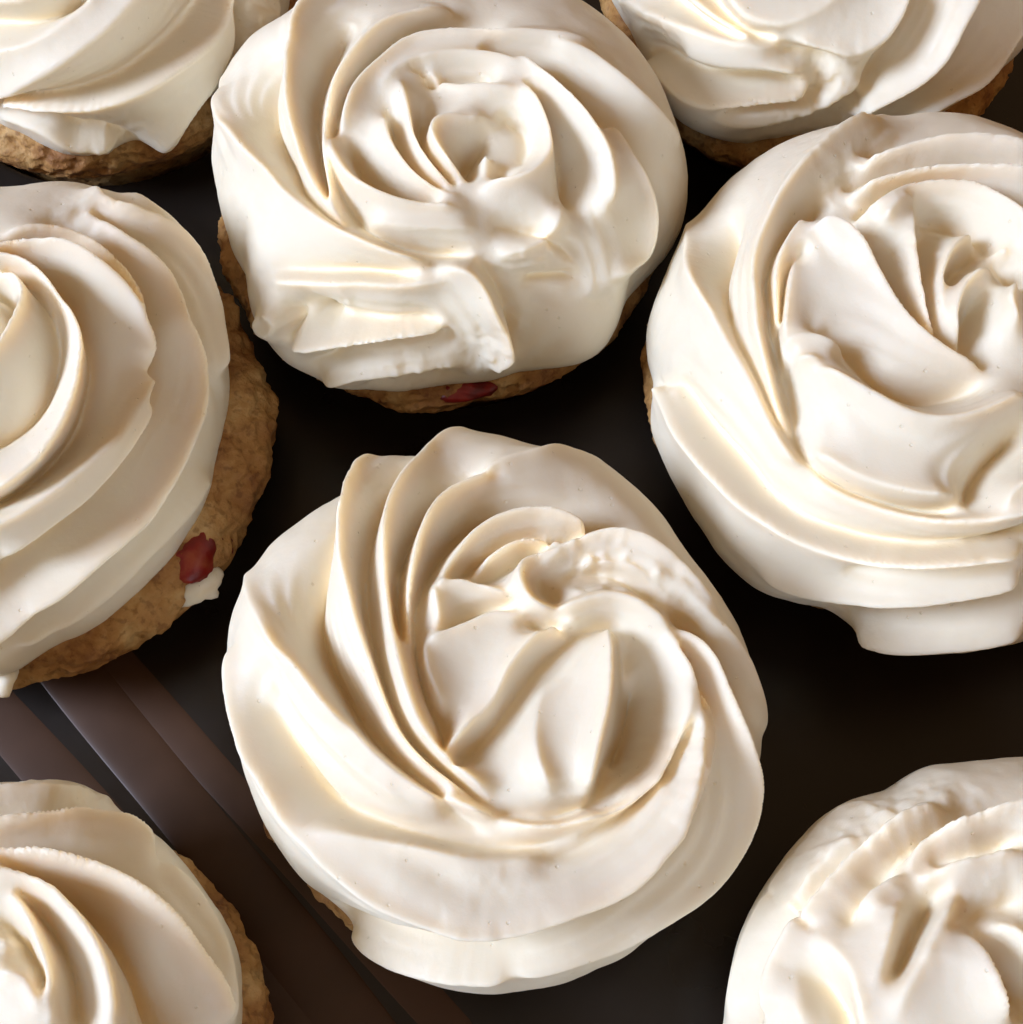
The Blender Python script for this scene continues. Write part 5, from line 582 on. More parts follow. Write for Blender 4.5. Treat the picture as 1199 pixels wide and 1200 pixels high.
   [(-0.51,0.72,-1.27),(-0.41,0.96,-1.48),(-0.26,1.16,-1.7),(-0.08,1.34,-1.91),(0.12,1.49,-2.09),(0.35,1.61,-2.24),(0.58,1.7,-2.37),(0.83,1.76,-2.5),(1.08,1.8,-2.61),(1.33,1.81,-2.71),(1.59,1.8,-2.8),(1.84,1.77,-2.85),(2.09,1.71,-2.75),(2.33,1.64,-2.65),(2.57,1.56,-2.55),(2.8,1.45,-2.46),(3.03,1.33,-2.36),(3.24,1.2,-2.26),(3.45,1.06,-2.16),(3.65,0.9,-2.06),(3.84,0.73,-1.97),(4.02,0.55,-1.87),(4.2,0.37,-1.77),(4.36,0.18,-1.67),(4.51,-0.03,-1.57),(4.66,-0.23,-1.48)],
  ]),
 'G': dict(center=(-6.33, 1.54), radius=3.03, height=2.0, dome=0.5, seed=17, rough=[(1.05, 2.79, 0.57, 0.2)],
  outline=[2.99, 2.98, 2.98, 2.99, 2.99, 2.98, 2.97, 2.96, 2.96, 2.97, 2.97, 2.95, 2.94, 2.93, 2.97, 3.04, 3.04, 2.99, 2.96, 2.95, 2.95, 2.96, 2.96, 2.97, 2.97, 2.97, 2.97, 2.97, 2.97, 2.98, 2.98, 2.98, 2.98, 2.98, 2.98, 2.98, 2.98, 2.98, 2.98, 2.98, 2.98, 2.98, 2.98, 2.98, 2.98, 2.98, 2.98, 2.98, 2.98, 2.98, 2.98, 2.98, 2.98, 2.98, 2.98, 2.98, 2.98, 2.98, 2.98, 2.98, 2.98, 2.99, 2.99, 2.99, 2.99, 2.99, 3.0, 3.0, 3.0, 3.01, 3.01, 3.0],
  lines=[
   [(-0.118,2.408,2.67),(0.276,2.477,2.76),(0.819,2.635,2.48),(1.164,3.099,1.77),(1.342,3.405,1.18),(1.608,3.887,0.57)],
   [(-0.039,2.181,-3.21),(0.345,2.201,-3.35),(0.918,2.27,-3.41),(1.52,2.526,-3.18),(2.072,2.576,-2.49),(2.438,2.408,-1.86),(2.967,2.258,-0.67),(3.512,2.184,-0.4)],
   [(0.039,1.954,3.21),(0.414,1.974,3.35),(0.957,2.161,3.39),(1.549,2.299,3.18),(2.043,2.359,2.64),(2.339,2.211,2.14)],
   [(0.099,1.717,-2.2),(0.464,1.766,-2.73),(1.036,1.786,-3.31),(1.54,1.688,-3.75),(1.974,1.5,-4.12),(2.438,1.194,-4.25),(2.862,0.819,-4.06),(3.345,0.365,-4.01),(3.622,-0.118,-4.13)],
   [(2.457,2.141,1.4),(2.98,1.845,1.31),(3.355,1.322,1.34),(3.651,0.75,1.46),(3.868,0.03,1.54)],
   [(0.118,1.668,2.2),(0.493,1.678,2.81),(0.928,1.658,3.61),(1.5,1.49,4.22),(1.905,1.332,4.56),(2.28,1.076,4.48),(2.714,0.76,4.11),(3.188,0.326,4.02),(3.444,-0.128,4.2)],
   [(0.503,1.579,-2.91),(1.007,1.441,-3.46),(1.49,1.303,-4.44),(1.885,1.026,-5.04),(2.201,0.701,-5.04),(2.477,0.326,-4.87),(2.694,-0.178,-4.73)],
   [(0.247,1.51,3.01),(0.543,1.48,2.79),(0.839,1.401,2.96),(1.135,1.234,3.62),(1.461,0.918,4.03),(1.717,0.572,3.98),(1.875,0.207,3.81),(1.954,-0.207,3.69)],
   [(0.671,1.322,-1.56),(0.977,1.115,-2.59),(1.273,0.809,-3.64),(1.49,0.484,-3.98),(1.609,0.138,-3.85),(1.648,-0.207,-3.69)],
   [(0.612,1.372,2.22),(0.78,1.234,2.13),(1.007,0.928,2.91),(1.214,0.553,3.44),(1.342,0.188,3.28),(1.391,-0.217,3.14)],
   [(0.632,0.977,-3.43),(0.898,0.73,-3.15),(1.135,0.424,-2.9),(1.234,0.168,-2.39)],
   [(0.74,0.395,3.15),(0.928,0.375,3.03),(1.115,0.286,2.97),(1.253,-0.039,3.36)],
   [(0.681,0.76,1.04),(0.839,0.661,1.04)],
   [(-0.62,0.49,1.13),(-0.59,0.71,1.32),(-0.51,0.92,1.51),(-0.41,1.12,1.7),(-0.27,1.3,1.86)],
   [(-0.73,0.29,-1.27),(-0.77,0.52,-1.48),(-0.75,0.74,-1.7),(-0.7,0.96,-1.91),(-0.62,1.17,-2.09),(-0.51,1.37,-2.24),(-0.38,1.55,-2.37)],
   [(-0.79,0.08,1.13),(-0.88,0.28,1.32),(-0.93,0.5,1.51),(-0.95,0.72,1.7),(-0.93,0.95,1.86),(-0.88,1.17,1.99),(-0.8,1.38,2.11),(-0.7,1.58,2.22),(-0.58,1.77,2.32),(-0.44,1.95,2.41)],
   [(-0.78,-0.15,-1.27),(-0.92,0.02,-1.48),(-1.04,0.22,-1.7),(-1.11,0.43,-1.91),(-1.16,0.65,-2.09),(-1.17,0.87,-2.24),(-1.16,1.1,-2.37),(-1.12,1.32,-2.5),(-1.05,1.54,-2.61),(-0.97,1.75,-2.71),(-0.87,1.95,-2.8),(-0.75,2.14,-2.85),(-0.61,2.32,-2.75)],
   [(-0.7,-0.36,1.13),(-0.89,-0.24,1.32),(-1.05,-0.08,1.51),(-1.19,0.1,1.7),(-1.29,0.3,1.86),(-1.37,0.51,1.99),(-1.42,0.73,2.11),(-1.44,0.95,2.22),(-1.44,1.18,2.32),(-1.42,1.4,2.41),(-1.38,1.62,2.49),(-1.32,1.84,2.53),(-1.24,2.05,2.44),(-1.15,2.26,2.36),(-1.04,2.46,2.27),(-0.92,2.65,2.18),(-0.79,2.83,2.1),(-0.65,3.0,2.01),(-0.49,3.17,1.92)],
   [(-0.57,-0.54,-1.27),(-0.79,-0.48,-1.48),(-0.99,-0.38,-1.7),(-1.17,-0.24,-1.91),(-1.32,-0.08,-2.09),(-1.46,0.1,-2.24),(-1.57,0.3,-2.37),(-1.65,0.51,-2.5),(-1.72,0.72,-2.61),(-1.76,0.94,-2.71),(-1.78,1.17,-2.8),(-1.79,1.39,-2.85),(-1.77,1.62,-2.75),(-1.74,1.84,-2.65),(-1.69,2.06,-2.55),(-1.63,2.28,-2.46),(-1.55,2.49,-2.36),(-1.47,2.7,-2.26),(-1.36,2.9,-2.16),(-1.25,3.1,-2.06),(-1.13,3.29,-1.97),(-1.0,3.47,-1.87),(-0.86,3.64,-1.77),(-0.71,3.81,-1.67)],
   [(-0.4,-0.68,1.13),(-0.62,-0.68,1.32),(-0.84,-0.64,1.51),(-1.05,-0.56,1.7),(-1.25,-0.45,1.86),(-1.43,-0.31,1.99),(-1.59,-0.15,2.11),(-1.73,0.02,2.22),(-1.85,0.21,2.32),(-1.95,0.41,2.41),(-2.04,0.62,2.49),(-2.11,0.83,2.53),(-2.16,1.05,2.44),(-2.19,1.28,2.36),(-2.21,1.5,2.27),(-2.21,1.73,2.18),(-2.19,1.95,2.1),(-2.17,2.18,2.01),(-2.13,2.4,1.92),(-2.07,2.62,1.83),(-2.01,2.83,1.75),(-1.93,3.05,1.66),(-1.85,3.25,1.57),(-1.75,3.46,1.49),(-1.64,3.66,1.4),(-1.53,3.85,1.31)],
   [(-0.19,-0.77,-1.27),(-0.4,-0.83,-1.48),(-0.63,-0.85,-1.7),(-0.85,-0.83,-1.91),(-1.07,-0.78,-2.09),(-1.28,-0.7,-2.24),(-1.48,-0.6,-2.37),(-1.66,-0.47,-2.5),(-1.84,-0.32,-2.61),(-1.99,-0.16,-2.71),(-2.13,0.02,-2.8),(-2.26,0.21,-2.85),(-2.37,0.4,-2.75),(-2.46,0.61,-2.65),(-2.54,0.82,-2.55),(-2.6,1.04,-2.46),(-2.65,1.26,-2.36),(-2.69,1.48,-2.26),(-2.72,1.7,-2.16),(-2.73,1.93,-2.06),(-2.73,2.15,-1.97),(-2.71,2.38,-1.87),(-2.69,2.6,-1.77),(-2.65,2.83,-1.67),(-2.61,3.05,-1.57),(-2.55,3.26,-1.48)],
   [(0.04,-0.79,1.13),(-0.15,-0.91,1.32),(-0.36,-0.99,1.51),(-0.58,-1.04,1.7),(-0.81,-1.05,1.86),(-1.03,-1.03,1.99),(-1.25,-0.99,2.11),(-1.47,-0.92,2.22),(-1.67,-0.82,2.32),(-1.87,-0.71,2.41),(-2.05,-0.58,2.49),(-2.22,-0.44,2.53),(-2.38,-0.28,2.44),(-2.53,-0.11,2.36),(-2.67,0.07,2.27),(-2.79,0.26,2.18),(-2.9,0.46,2.1),(-3.0,0.66,2.01),(-3.09,0.87,1.92),(-3.16,1.08,1.83),(-3.22,1.3,1.75),(-3.27,1.52,1.66),(-3.31,1.74,1.57),(-3.34,1.96,1.49),(-3.36,2.19,1.4),(-3.37,2.41,1.31)],
   [(0.26,-0.75,-1.27),(0.11,-0.92,-1.48),(-0.07,-1.06,-1.7),(-0.27,-1.16,-1.91),(-0.48,-1.24,-2.09),(-0.7,-1.28,-2.24),(-0.92,-1.3,-2.37),(-1.15,-1.29,-2.5),(-1.37,-1.26,-2.61),(-1.59,-1.21,-2.71),(-1.8,-1.14,-2.8),(-2.01,-1.05,-2.85),(-2.21,-0.94,-2.75),(-2.4,-0.82,-2.65),(-2.58,-0.68,-2.55),(-2.75,-0.54,-2.46),(-2.91,-0.38,-2.36),(-3.06,-0.21,-2.26),(-3.21,-0.04,-2.16),(-3.34,0.15,-2.06),(-3.46,0.34,-1.97),(-3.57,0.53,-1.87),(-3.67,0.74,-1.77),(-3.76,0.94,-1.67),(-3.84,1.15,-1.57),(-3.91,1.37,-1.48)],
   [(0.46,-0.64,1.13),(0.36,-0.85,1.32),(0.23,-1.03,1.51),(0.07,-1.19,1.7),(-0.11,-1.32,1.86),(-0.31,-1.43,1.99),(-0.52,-1.51,2.11),(-0.74,-1.56,2.22),(-0.96,-1.6,2.32),(-1.19,-1.61,2.41),(-1.41,-1.6,2.49),(-1.63,-1.57,2.53),(-1.86,-1.52,2.44),(-2.07,-1.46,2.36),(-2.28,-1.38,2.27),(-2.49,-1.29,2.18),(-2.69,-1.18,2.1),(-2.88,-1.07,2.01),(-3.07,-0.94,1.92),(-3.24,-0.8,1.83),(-3.41,-0.65,1.75),(-3.57,-0.49,1.66),(-3.73,-0.33,1.57),(-3.87,-0.16,1.49),(-4.01,0.02,1.4),(-4.14,0.21,1.31)],
   [(0.62,-0.49,-1.27),(0.59,-0.71,-1.48),(0.51,-0.92,-1.7),(0.41,-1.12,-1.91),(0.27,-1.3,-2.09),(0.11,-1.46,-2.24),(-0.07,-1.59,-2.37),(-0.27,-1.71,-2.5),(-0.47,-1.8,-2.61),(-0.68,-1.88,-2.71),(-0.9,-1.93,-2.8),(-1.13,-1.97,-2.85),(-1.35,-1.98,-2.75),(-1.58,-1.98,-2.65),(-1.8,-1.97,-2.55),(-2.02,-1.94,-2.46),(-2.25,-1.89,-2.36),(-2.46,-1.83,-2.26),(-2.68,-1.76,-2.16),(-2.89,-1.68,-2.06),(-3.09,-1.59,-1.97),(-3.29,-1.48,-1.87),(-3.48,-1.36,-1.77),(-3.67,-1.24,-1.67),(-3.85,-1.11,-1.57),(-4.03,-0.97,-1.48)],
   [(0.77,-0.52,1.32),(0.75,-0.74,1.51),(0.7,-0.96,1.7),(0.62,-1.17,1.86),(0.51,-1.37,1.99),(0.38,-1.55,2.11),(0.23,-1.71,2.22),(0.06,-1.86,2.32),(-0.13,-1.99,2.41),(-0.32,-2.11,2.49),(-0.53,-2.2,2.53),(-0.74,-2.28,2.44),(-0.95,-2.35,2.36),(-1.17,-2.4,2.27),(-1.4,-2.43,2.18),(-1.62,-2.45,2.1),(-1.85,-2.45,2.01),(-2.07,-2.45,1.92),(-2.3,-2.42,1.83),(-2.52,-2.39,1.75),(-2.74,-2.35,1.66),(-2.96,-2.29,1.57),(-3.17,-2.22,1.49),(-3.39,-2.15,1.4),(-3.59,-2.06,1.31)],
   [(0.93,-0.5,-1.7),(0.95,-0.72,-1.91),(0.93,-0.95,-2.09),(0.88,-1.17,-2.24),(0.8,-1.38,-2.37),(0.7,-1.58,-2.5),(0.58,-1.77,-2.61),(0.44,-1.95,-2.71),(0.28,-2.11,-2.8),(0.12,-2.26,-2.85),(-0.06,-2.4,-2.75),(-0.25,-2.52,-2.65),(-0.45,-2.63,-2.55),(-0.66,-2.73,-2.46),(-0.87,-2.81,-2.36),(-1.08,-2.87,-2.26),(-1.3,-2.93,-2.16),(-1.52,-2.97,-2.06),(-1.74,-3.0,-1.97),(-1.97,-3.02,-1.87),(-2.19,-3.03,-1.77),(-2.42,-3.03,-1.67),(-2.64,-3.02,-1.57),(-2.87,-2.99,-1.48)],
   [(1.16,-0.65,1.86),(1.17,-0.87,1.99),(1.16,-1.1,2.11),(1.12,-1.32,2.22),(1.05,-1.54,2.32),(0.97,-1.75,2.41),(0.87,-1.95,2.49),(0.75,-2.14,2.53),(0.61,-2.32,2.44),(0.47,-2.49,2.36),(0.31,-2.65,2.27),(0.14,-2.8,2.18),(-0.04,-2.94,2.1),(-0.23,-3.06,2.01),(-0.42,-3.18,1.92),(-0.62,-3.28,1.83),(-0.83,-3.37,1.75),(-1.04,-3.46,1.66),(-1.25,-3.53,1.57),(-1.47,-3.59,1.49),(-1.69,-3.64,1.4),(-1.91,-3.68,1.31)],
   [(1.42,-0.73,-2.37),(1.44,-0.95,-2.5),(1.44,-1.18,-2.61),(1.42,-1.4,-2.71),(1.38,-1.62,-2.8),(1.32,-1.84,-2.85),(1.24,-2.05,-2.75),(1.15,-2.26,-2.65),(1.04,-2.46,-2.55),(0.92,-2.65,-2.46),(0.79,-2.83,-2.36),(0.65,-3.0,-2.26),(0.49,-3.17,-2.16),(0.33,-3.32,-2.06),(0.16,-3.47,-1.97),(-0.02,-3.61,-1.87),(-0.21,-3.74,-1.77),(-0.4,-3.86,-1.67),(-0.59,-3.97,-1.57),(-0.8,-4.07,-1.48)],
   [(1.72,-0.72,2.32),(1.76,-0.94,2.41),(1.78,-1.17,2.49),(1.79,-1.39,2.53),(1.77,-1.62,2.44),(1.74,-1.84,2.36),(1.69,-2.06,2.27),(1.63,-2.28,2.18),(1.55,-2.49,2.1),(1.47,-2.7,2.01),(1.36,-2.9,1.92),(1.25,-3.1,1.83),(1.13,-3.29,1.75),(1.0,-3.47,1.66),(0.86,-3.64,1.57),(0.71,-3.81,1.49),(0.55,-3.97,1.4),(0.38,-4.13,1.31)],
   [(2.11,-0.83,-2.85),(2.16,-1.05,-2.75),(2.19,-1.28,-2.65),(2.21,-1.5,-2.55),(2.21,-1.73,-2.46),(2.19,-1.95,-2.36),(2.17,-2.18,-2.26),(2.13,-2.4,-2.16),(2.07,-2.62,-2.06),(2.01,-2.83,-1.97),(1.93,-3.05,-1.87),(1.85,-3.25,-1.77),(1.75,-3.46,-1.67),(1.64,-3.66,-1.57),(1.53,-3.85,-1.48)],
   [(2.46,-0.61,2.36),(2.54,-0.82,2.27),(2.6,-1.04,2.18),(2.65,-1.26,2.1),(2.69,-1.48,2.01),(2.72,-1.7,1.92),(2.73,-1.93,1.83),(2.73,-2.15,1.75),(2.71,-2.38,1.66),(2.69,-2.6,1.57),(2.65,-2.83,1.49),(2.61,-3.05,1.4),(2.55,-3.26,1.31)],
   [(3.0,-0.66,-2.26),(3.09,-0.87,-2.16),(3.16,-1.08,-2.06),(3.22,-1.3,-1.97),(3.27,-1.52,-1.87),(3.31,-1.74,-1.77),(3.34,-1.96,-1.67),(3.36,-2.19,-1.57),(3.37,-2.41,-1.48)],
   [(3.67,-0.74,1.57),(3.76,-0.94,1.49),(3.84,-1.15,1.4),(3.91,-1.37,1.31)],
   [(-0.46,0.64,-1.27),(-0.36,0.85,-1.48),(-0.23,1.03,-1.7),(-0.07,1.19,-1.91)],
  ]),
 'H': dict(center=(6.44, 1.06), radius=3.89, height=1.9, dome=0.2, seed=18, rough=[(-2.52, 2.17, 1.03, 0.18), (-1.63, 2.94, 0.8, 0.18), (-1.24, 1.72, 0.8, 0.15)],
  outline=[3.84, 3.84, 3.84, 3.84, 3.84, 3.85, 3.85, 3.85, 3.85, 3.85, 3.86, 3.86, 3.86, 3.86, 3.87, 3.87, 3.87, 3.87, 3.86, 3.84, 3.84, 3.87, 3.84, 3.78, 3.8, 3.87, 3.89, 3.87, 3.86, 3.87, 3.87, 3.86, 3.83, 3.82, 3.83, 3.85, 3.85, 3.85, 3.85, 3.85, 3.85, 3.85, 3.85, 3.85, 3.84, 3.84, 3.84, 3.84, 3.84, 3.84, 3.84, 3.84, 3.84, 3.84, 3.84, 3.84, 3.84, 3.84, 3.84, 3.84, 3.84, 3.84, 3.84, 3.84, 3.84, 3.84, 3.84, 3.84, 3.84, 3.84, 3.84, 3.84],
  lines=[
   [(-4.613,0.734,1.53),(-4.361,1.503,1.49),(-3.902,2.123,1.4),(-3.431,2.731,1.23),(-2.835,3.305,1.09),(-2.353,3.477,1.06)],
   [(-4.051,0.528,-2.18),(-3.89,1.148,-2.47),(-3.558,1.607,-2.35),(-3.156,2.054,-1.66),(-2.72,2.433,-1.28),(-2.249,2.72,-1.34),(-1.825,2.972,-1.48)],
   [(-3.73,0.471,2.51),(-3.581,0.964,3.02),(-3.294,1.377,3.16),(-2.949,1.767,2.82),(-2.525,2.146,2.95),(-2.066,2.444,3.18),(-1.698,2.697,2.99),(-1.308,2.938,2.71)],
   [(-2.444,2.031,-1.2),(-2.123,2.226,-1.71),(-1.756,2.444,-2.49),(-1.251,2.789,-3.35),(-0.425,2.995,-3.97),(0.126,3.064,-4.16)],
   [(-1.917,2.169,1.75),(-1.549,2.433,2.34),(-1.113,2.559,2.99),(-0.471,2.708,3.32),(0.069,2.812,3.38)],
   [(-1.687,2.146,-1.28),(-1.171,2.295,-2.04),(-0.539,2.444,-2.84)],
   [(-1.767,1.917,1.43),(-1.205,2.112,1.81),(-0.585,2.226,2.21)],
   [(-1.595,1.836,-3.43),(-1.802,1.607,-4.04),(-1.974,1.366,-4.14),(-2.112,1.09,-3.67),(-2.261,0.826,-3.28)],
   [(-2.008,1.744,1.86),(-2.146,1.366,2.53),(-2.272,1.044,2.72),(-2.456,0.689,2.31)],
   [(-1.412,1.71,1.82),(-1.698,1.331,2.53),(-1.882,1.033,3.07),(-2.123,0.677,2.96),(-2.261,0.379,2.69)],
   [(-1.469,1.457,-1.42),(-1.182,1.549,-1.87),(-0.689,1.71,-2.4)],
   [(-1.503,1.251,2.0),(-1.331,1.194,2.7),(-1.194,0.849,3.56),(-1.113,0.367,3.9)],
   [(-1.239,1.262,-3.6),(-1.056,0.987,-4.22),(-0.953,0.482,-4.57)],
   [(-1.067,1.389,1.66),(-0.826,1.297,2.02),(-0.631,0.941,2.44)],
   [(-3.225,1.033,-2.52),(-2.984,0.78,-3.48),(-2.8,0.482,-3.95),(-2.743,0.252,-3.72)],
   [(-3.947,2.475,0.27),(-3.557,2.088,0.45),(-3.192,1.676,0.75),(-2.858,1.239,1.56),(-2.662,0.93,2.19),(-2.605,0.562,2.62),(-2.617,0.241,2.64)],
   [(-3.385,1.136,1.16),(-3.294,0.757,1.54),(-3.236,0.367,1.94)],
   [(-3.408,1.756,1.26),(-3.087,2.158,1.35),(-2.651,2.502,1.32),(-2.192,2.766,1.18)],
   [(-3.213,1.515,-1.12),(-2.915,1.905,-1.29),(-2.513,2.295,-1.29),(-2.054,2.582,-1.13)],
   [(-2.582,1.561,1.74),(-2.261,1.836,1.99),(-1.928,2.008,1.94)],
   [(-2.731,1.469,-1.4),(-2.41,1.802,-1.69),(-2.031,2.077,-1.98)],
   [(-0.12,1.69,1.99),(0.09,1.85,2.11),(0.31,1.99,2.22),(0.55,2.1,2.32),(0.8,2.18,2.41),(1.05,2.25,2.49),(1.31,2.29,2.53),(1.57,2.31,2.44),(1.83,2.31,2.36),(2.09,2.29,2.27),(2.35,2.25,2.18),(2.61,2.2,2.1),(2.86,2.13,2.01),(3.11,2.05,1.92),(3.36,1.95,1.83),(3.59,1.84,1.75),(3.83,1.72,1.66),(4.05,1.59,1.57),(4.27,1.44,1.49),(4.48,1.29,1.4),(4.69,1.12,1.31)],
   [(-0.06,2.17,-2.61),(0.15,2.32,-2.71),(0.38,2.45,-2.8),(0.61,2.56,-2.85),(0.86,2.66,-2.75),(1.11,2.73,-2.65),(1.36,2.79,-2.55),(1.62,2.83,-2.46),(1.89,2.85,-2.36),(2.15,2.85,-2.26),(2.41,2.84,-2.16),(2.67,2.82,-2.06),(2.93,2.78,-1.97),(3.19,2.73,-1.87),(3.44,2.66,-1.77),(3.69,2.59,-1.67),(3.94,2.5,-1.57),(4.18,2.4,-1.48)],
   [(0.76,3.17,2.18),(1.01,3.26,2.1),(1.26,3.34,2.01),(1.51,3.41,1.92),(1.77,3.46,1.83),(2.03,3.49,1.75),(2.29,3.52,1.66),(2.55,3.53,1.57),(2.81,3.52,1.49),(3.07,3.51,1.4),(3.34,3.48,1.31)],
   [(0.26,3.56,-2.26),(0.49,3.7,-2.16),(0.72,3.82,-2.06),(0.96,3.92,-1.97),(1.21,4.02,-1.87),(1.45,4.1,-1.77),(1.71,4.17,-1.67),(1.96,4.23,-1.57),(2.22,4.28,-1.48)],
   [(-0.67,-0.63,-1.27),(-0.92,-0.56,-1.48),(-1.15,-0.44,-1.7),(-1.36,-0.28,-1.91),(-1.54,-0.09,-2.09),(-1.69,0.12,-2.24)],
   [(-0.46,-0.79,1.13),(-0.72,-0.8,1.32),(-0.98,-0.75,1.51),(-1.22,-0.65,1.7),(-1.45,-0.52,1.86),(-1.66,-0.36,1.99),(-1.85,-0.18,2.11)],
   [(-0.22,-0.89,-1.27),(-0.47,-0.97,-1.48),(-0.73,-0.99,-1.7),(-0.99,-0.97,-1.91),(-1.25,-0.91,-2.09),(-1.49,-0.82,-2.24),(-1.72,-0.69,-2.37),(-1.94,-0.54,-2.5),(-2.13,-0.37,-2.61),(-2.32,-0.18,-2.71)],
   [(0.04,-0.92,1.13),(-0.18,-1.06,1.32),(-0.42,-1.16,1.51),(-0.68,-1.21,1.7),(-0.94,-1.22,1.86),(-1.2,-1.2,1.99),(-1.46,-1.15,2.11),(-1.7,-1.07,2.22),(-1.94,-0.96,2.32),(-2.17,-0.83,2.41),(-2.38,-0.68,2.49),(-2.59,-0.51,2.53),(-2.77,-0.32,2.44)],
   [(0.3,-0.87,-1.27),(0.13,-1.07,-1.48),(-0.08,-1.23,-1.7),(-0.31,-1.35,-1.91),(-0.56,-1.44,-2.09),(-0.81,-1.49,-2.24),(-1.07,-1.51,-2.37),(-1.34,-1.5,-2.5),(-1.59,-1.47,-2.61),(-1.85,-1.41,-2.71),(-2.1,-1.32,-2.8),(-2.34,-1.22,-2.85),(-2.57,-1.09,-2.75),(-2.79,-0.95,-2.65),(-3.0,-0.79,-2.55),(-3.2,-0.62,-2.46),(-3.39,-0.44,-2.36),(-3.56,-0.25,-2.26),(-3.73,-0.04,-2.16)],
   [(0.53,-0.75,1.13),(0.42,-0.99,1.32),(0.27,-1.2,1.51),(0.08,-1.38,1.7),(-0.13,-1.54,1.86),(-0.36,-1.66,1.99),(-0.6,-1.75,2.11),(-0.86,-1.82,2.22),(-1.12,-1.86,2.32),(-1.38,-1.87,2.41),(-1.64,-1.86,2.49),(-1.9,-1.82,2.53),(-2.16,-1.77,2.44),(-2.41,-1.7,2.36),(-2.65,-1.61,2.27),(-2.89,-1.5,2.18),(-3.13,-1.38,2.1),(-3.35,-1.24,2.01),(-3.56,-1.09,1.92),(-3.77,-0.93,1.83),(-3.97,-0.76,1.75),(-4.16,-0.57,1.66),(-4.34,-0.38,1.57),(-4.5,-0.18,1.49),(-4.66,0.03,1.4),(-4.81,0.24,1.31)],
   [(0.72,-0.57,-1.27),(0.68,-0.83,-1.48),(0.6,-1.07,-1.7),(0.47,-1.3,-1.91),(0.31,-1.51,-2.09),(0.12,-1.69,-2.24),(-0.09,-1.85,-2.37),(-0.31,-1.99,-2.5),(-0.55,-2.1,-2.61),(-0.8,-2.18,-2.71),(-1.05,-2.25,-2.8),(-1.31,-2.29,-2.85),(-1.57,-2.31,-2.75),(-1.83,-2.31,-2.65),(-2.09,-2.29,-2.55),(-2.35,-2.25,-2.46),(-2.61,-2.2,-2.36),(-2.86,-2.13,-2.26),(-3.11,-2.05,-2.16),(-3.36,-1.95,-2.06),(-3.59,-1.84,-1.97),(-3.83,-1.72,-1.87),(-4.05,-1.59,-1.77),(-4.27,-1.44,-1.67),(-4.48,-1.29,-1.57),(-4.69,-1.12,-1.48)],
   [(0.85,-0.34,1.13),(0.89,-0.6,1.32),(0.88,-0.86,1.51),(0.82,-1.12,1.7),(0.72,-1.36,1.86),(0.6,-1.59,1.99),(0.44,-1.8,2.11),(0.26,-1.99,2.22),(0.06,-2.17,2.32),(-0.15,-2.32,2.41),(-0.38,-2.45,2.49),(-0.61,-2.56,2.53),(-0.86,-2.66,2.44),(-1.11,-2.73,2.36),(-1.36,-2.79,2.27),(-1.62,-2.83,2.18),(-1.89,-2.85,2.1),(-2.15,-2.85,2.01),(-2.41,-2.84,1.92),(-2.67,-2.82,1.83),(-2.93,-2.78,1.75),(-3.19,-2.73,1.66),(-3.44,-2.66,1.57),(-3.69,-2.59,1.49),(-3.94,-2.5,1.4),(-4.18,-2.4,1.31)],
   [(0.91,-0.09,-1.27),(1.02,-0.33,-1.48),(1.08,-0.58,-1.7),(1.1,-0.84,-1.91),(1.08,-1.1,-2.09),(1.02,-1.36,-2.24),(0.93,-1.6,-2.37),(0.81,-1.84,-2.5),(0.67,-2.06,-2.61),(0.51,-2.27,-2.71),(0.33,-2.46,-2.8),(0.13,-2.63,-2.85),(-0.07,-2.79,-2.75),(-0.29,-2.93,-2.65),(-0.52,-3.06,-2.55),(-0.76,-3.17,-2.46),(-1.01,-3.26,-2.36),(-1.26,-3.34,-2.26),(-1.51,-3.41,-2.16),(-1.77,-3.46,-2.06),(-2.03,-3.49,-1.97),(-2.29,-3.52,-1.87),(-2.55,-3.53,-1.77),(-2.81,-3.52,-1.67),(-3.07,-3.51,-1.57),(-3.34,-3.48,-1.48)],
   [(0.9,0.17,1.13),(1.07,-0.02,1.32),(1.2,-0.25,1.51),(1.29,-0.5,1.7),(1.35,-0.75,1.86),(1.36,-1.02,1.99),(1.34,-1.28,2.11),(1.3,-1.54,2.22),(1.22,-1.79,2.32),(1.13,-2.03,2.41),(1.01,-2.26,2.49),(0.87,-2.49,2.53),(0.71,-2.7,2.44),(0.54,-2.9,2.36),(0.36,-3.08,2.27),(0.16,-3.26,2.18),(-0.05,-3.42,2.1),(-0.26,-3.56,2.01),(-0.49,-3.7,1.92),(-0.72,-3.82,1.83),(-0.96,-3.92,1.75),(-1.21,-4.02,1.66),(-1.45,-4.1,1.57),(-1.71,-4.17,1.49),(-1.96,-4.23,1.4),(-2.22,-4.28,1.31)],
   [(0.82,0.42,-1.27),(1.04,0.28,-1.48),(1.23,0.1,-1.7),(1.38,-0.11,-1.91),(1.5,-0.34,-2.09),(1.59,-0.59,-2.24),(1.65,-0.85,-2.37),(1.68,-1.11,-2.5),(1.68,-1.37,-2.61),(1.65,-1.63,-2.71),(1.61,-1.89,-2.8),(1.54,-2.14,-2.85),(1.45,-2.39,-2.75),(1.34,-2.63,-2.65),(1.21,-2.86,-2.55),(1.07,-3.08,-2.46),(0.92,-3.29,-2.36),(0.75,-3.49,-2.26),(0.57,-3.68,-2.16),(0.38,-3.86,-2.06),(0.18,-4.04,-1.97),(-0.02,-4.2,-1.87),(-0.24,-4.35,-1.77),(-0.46,-4.48,-1.67),(-0.69,-4.61,-1.57),(-0.92,-4.73,-1.48)],
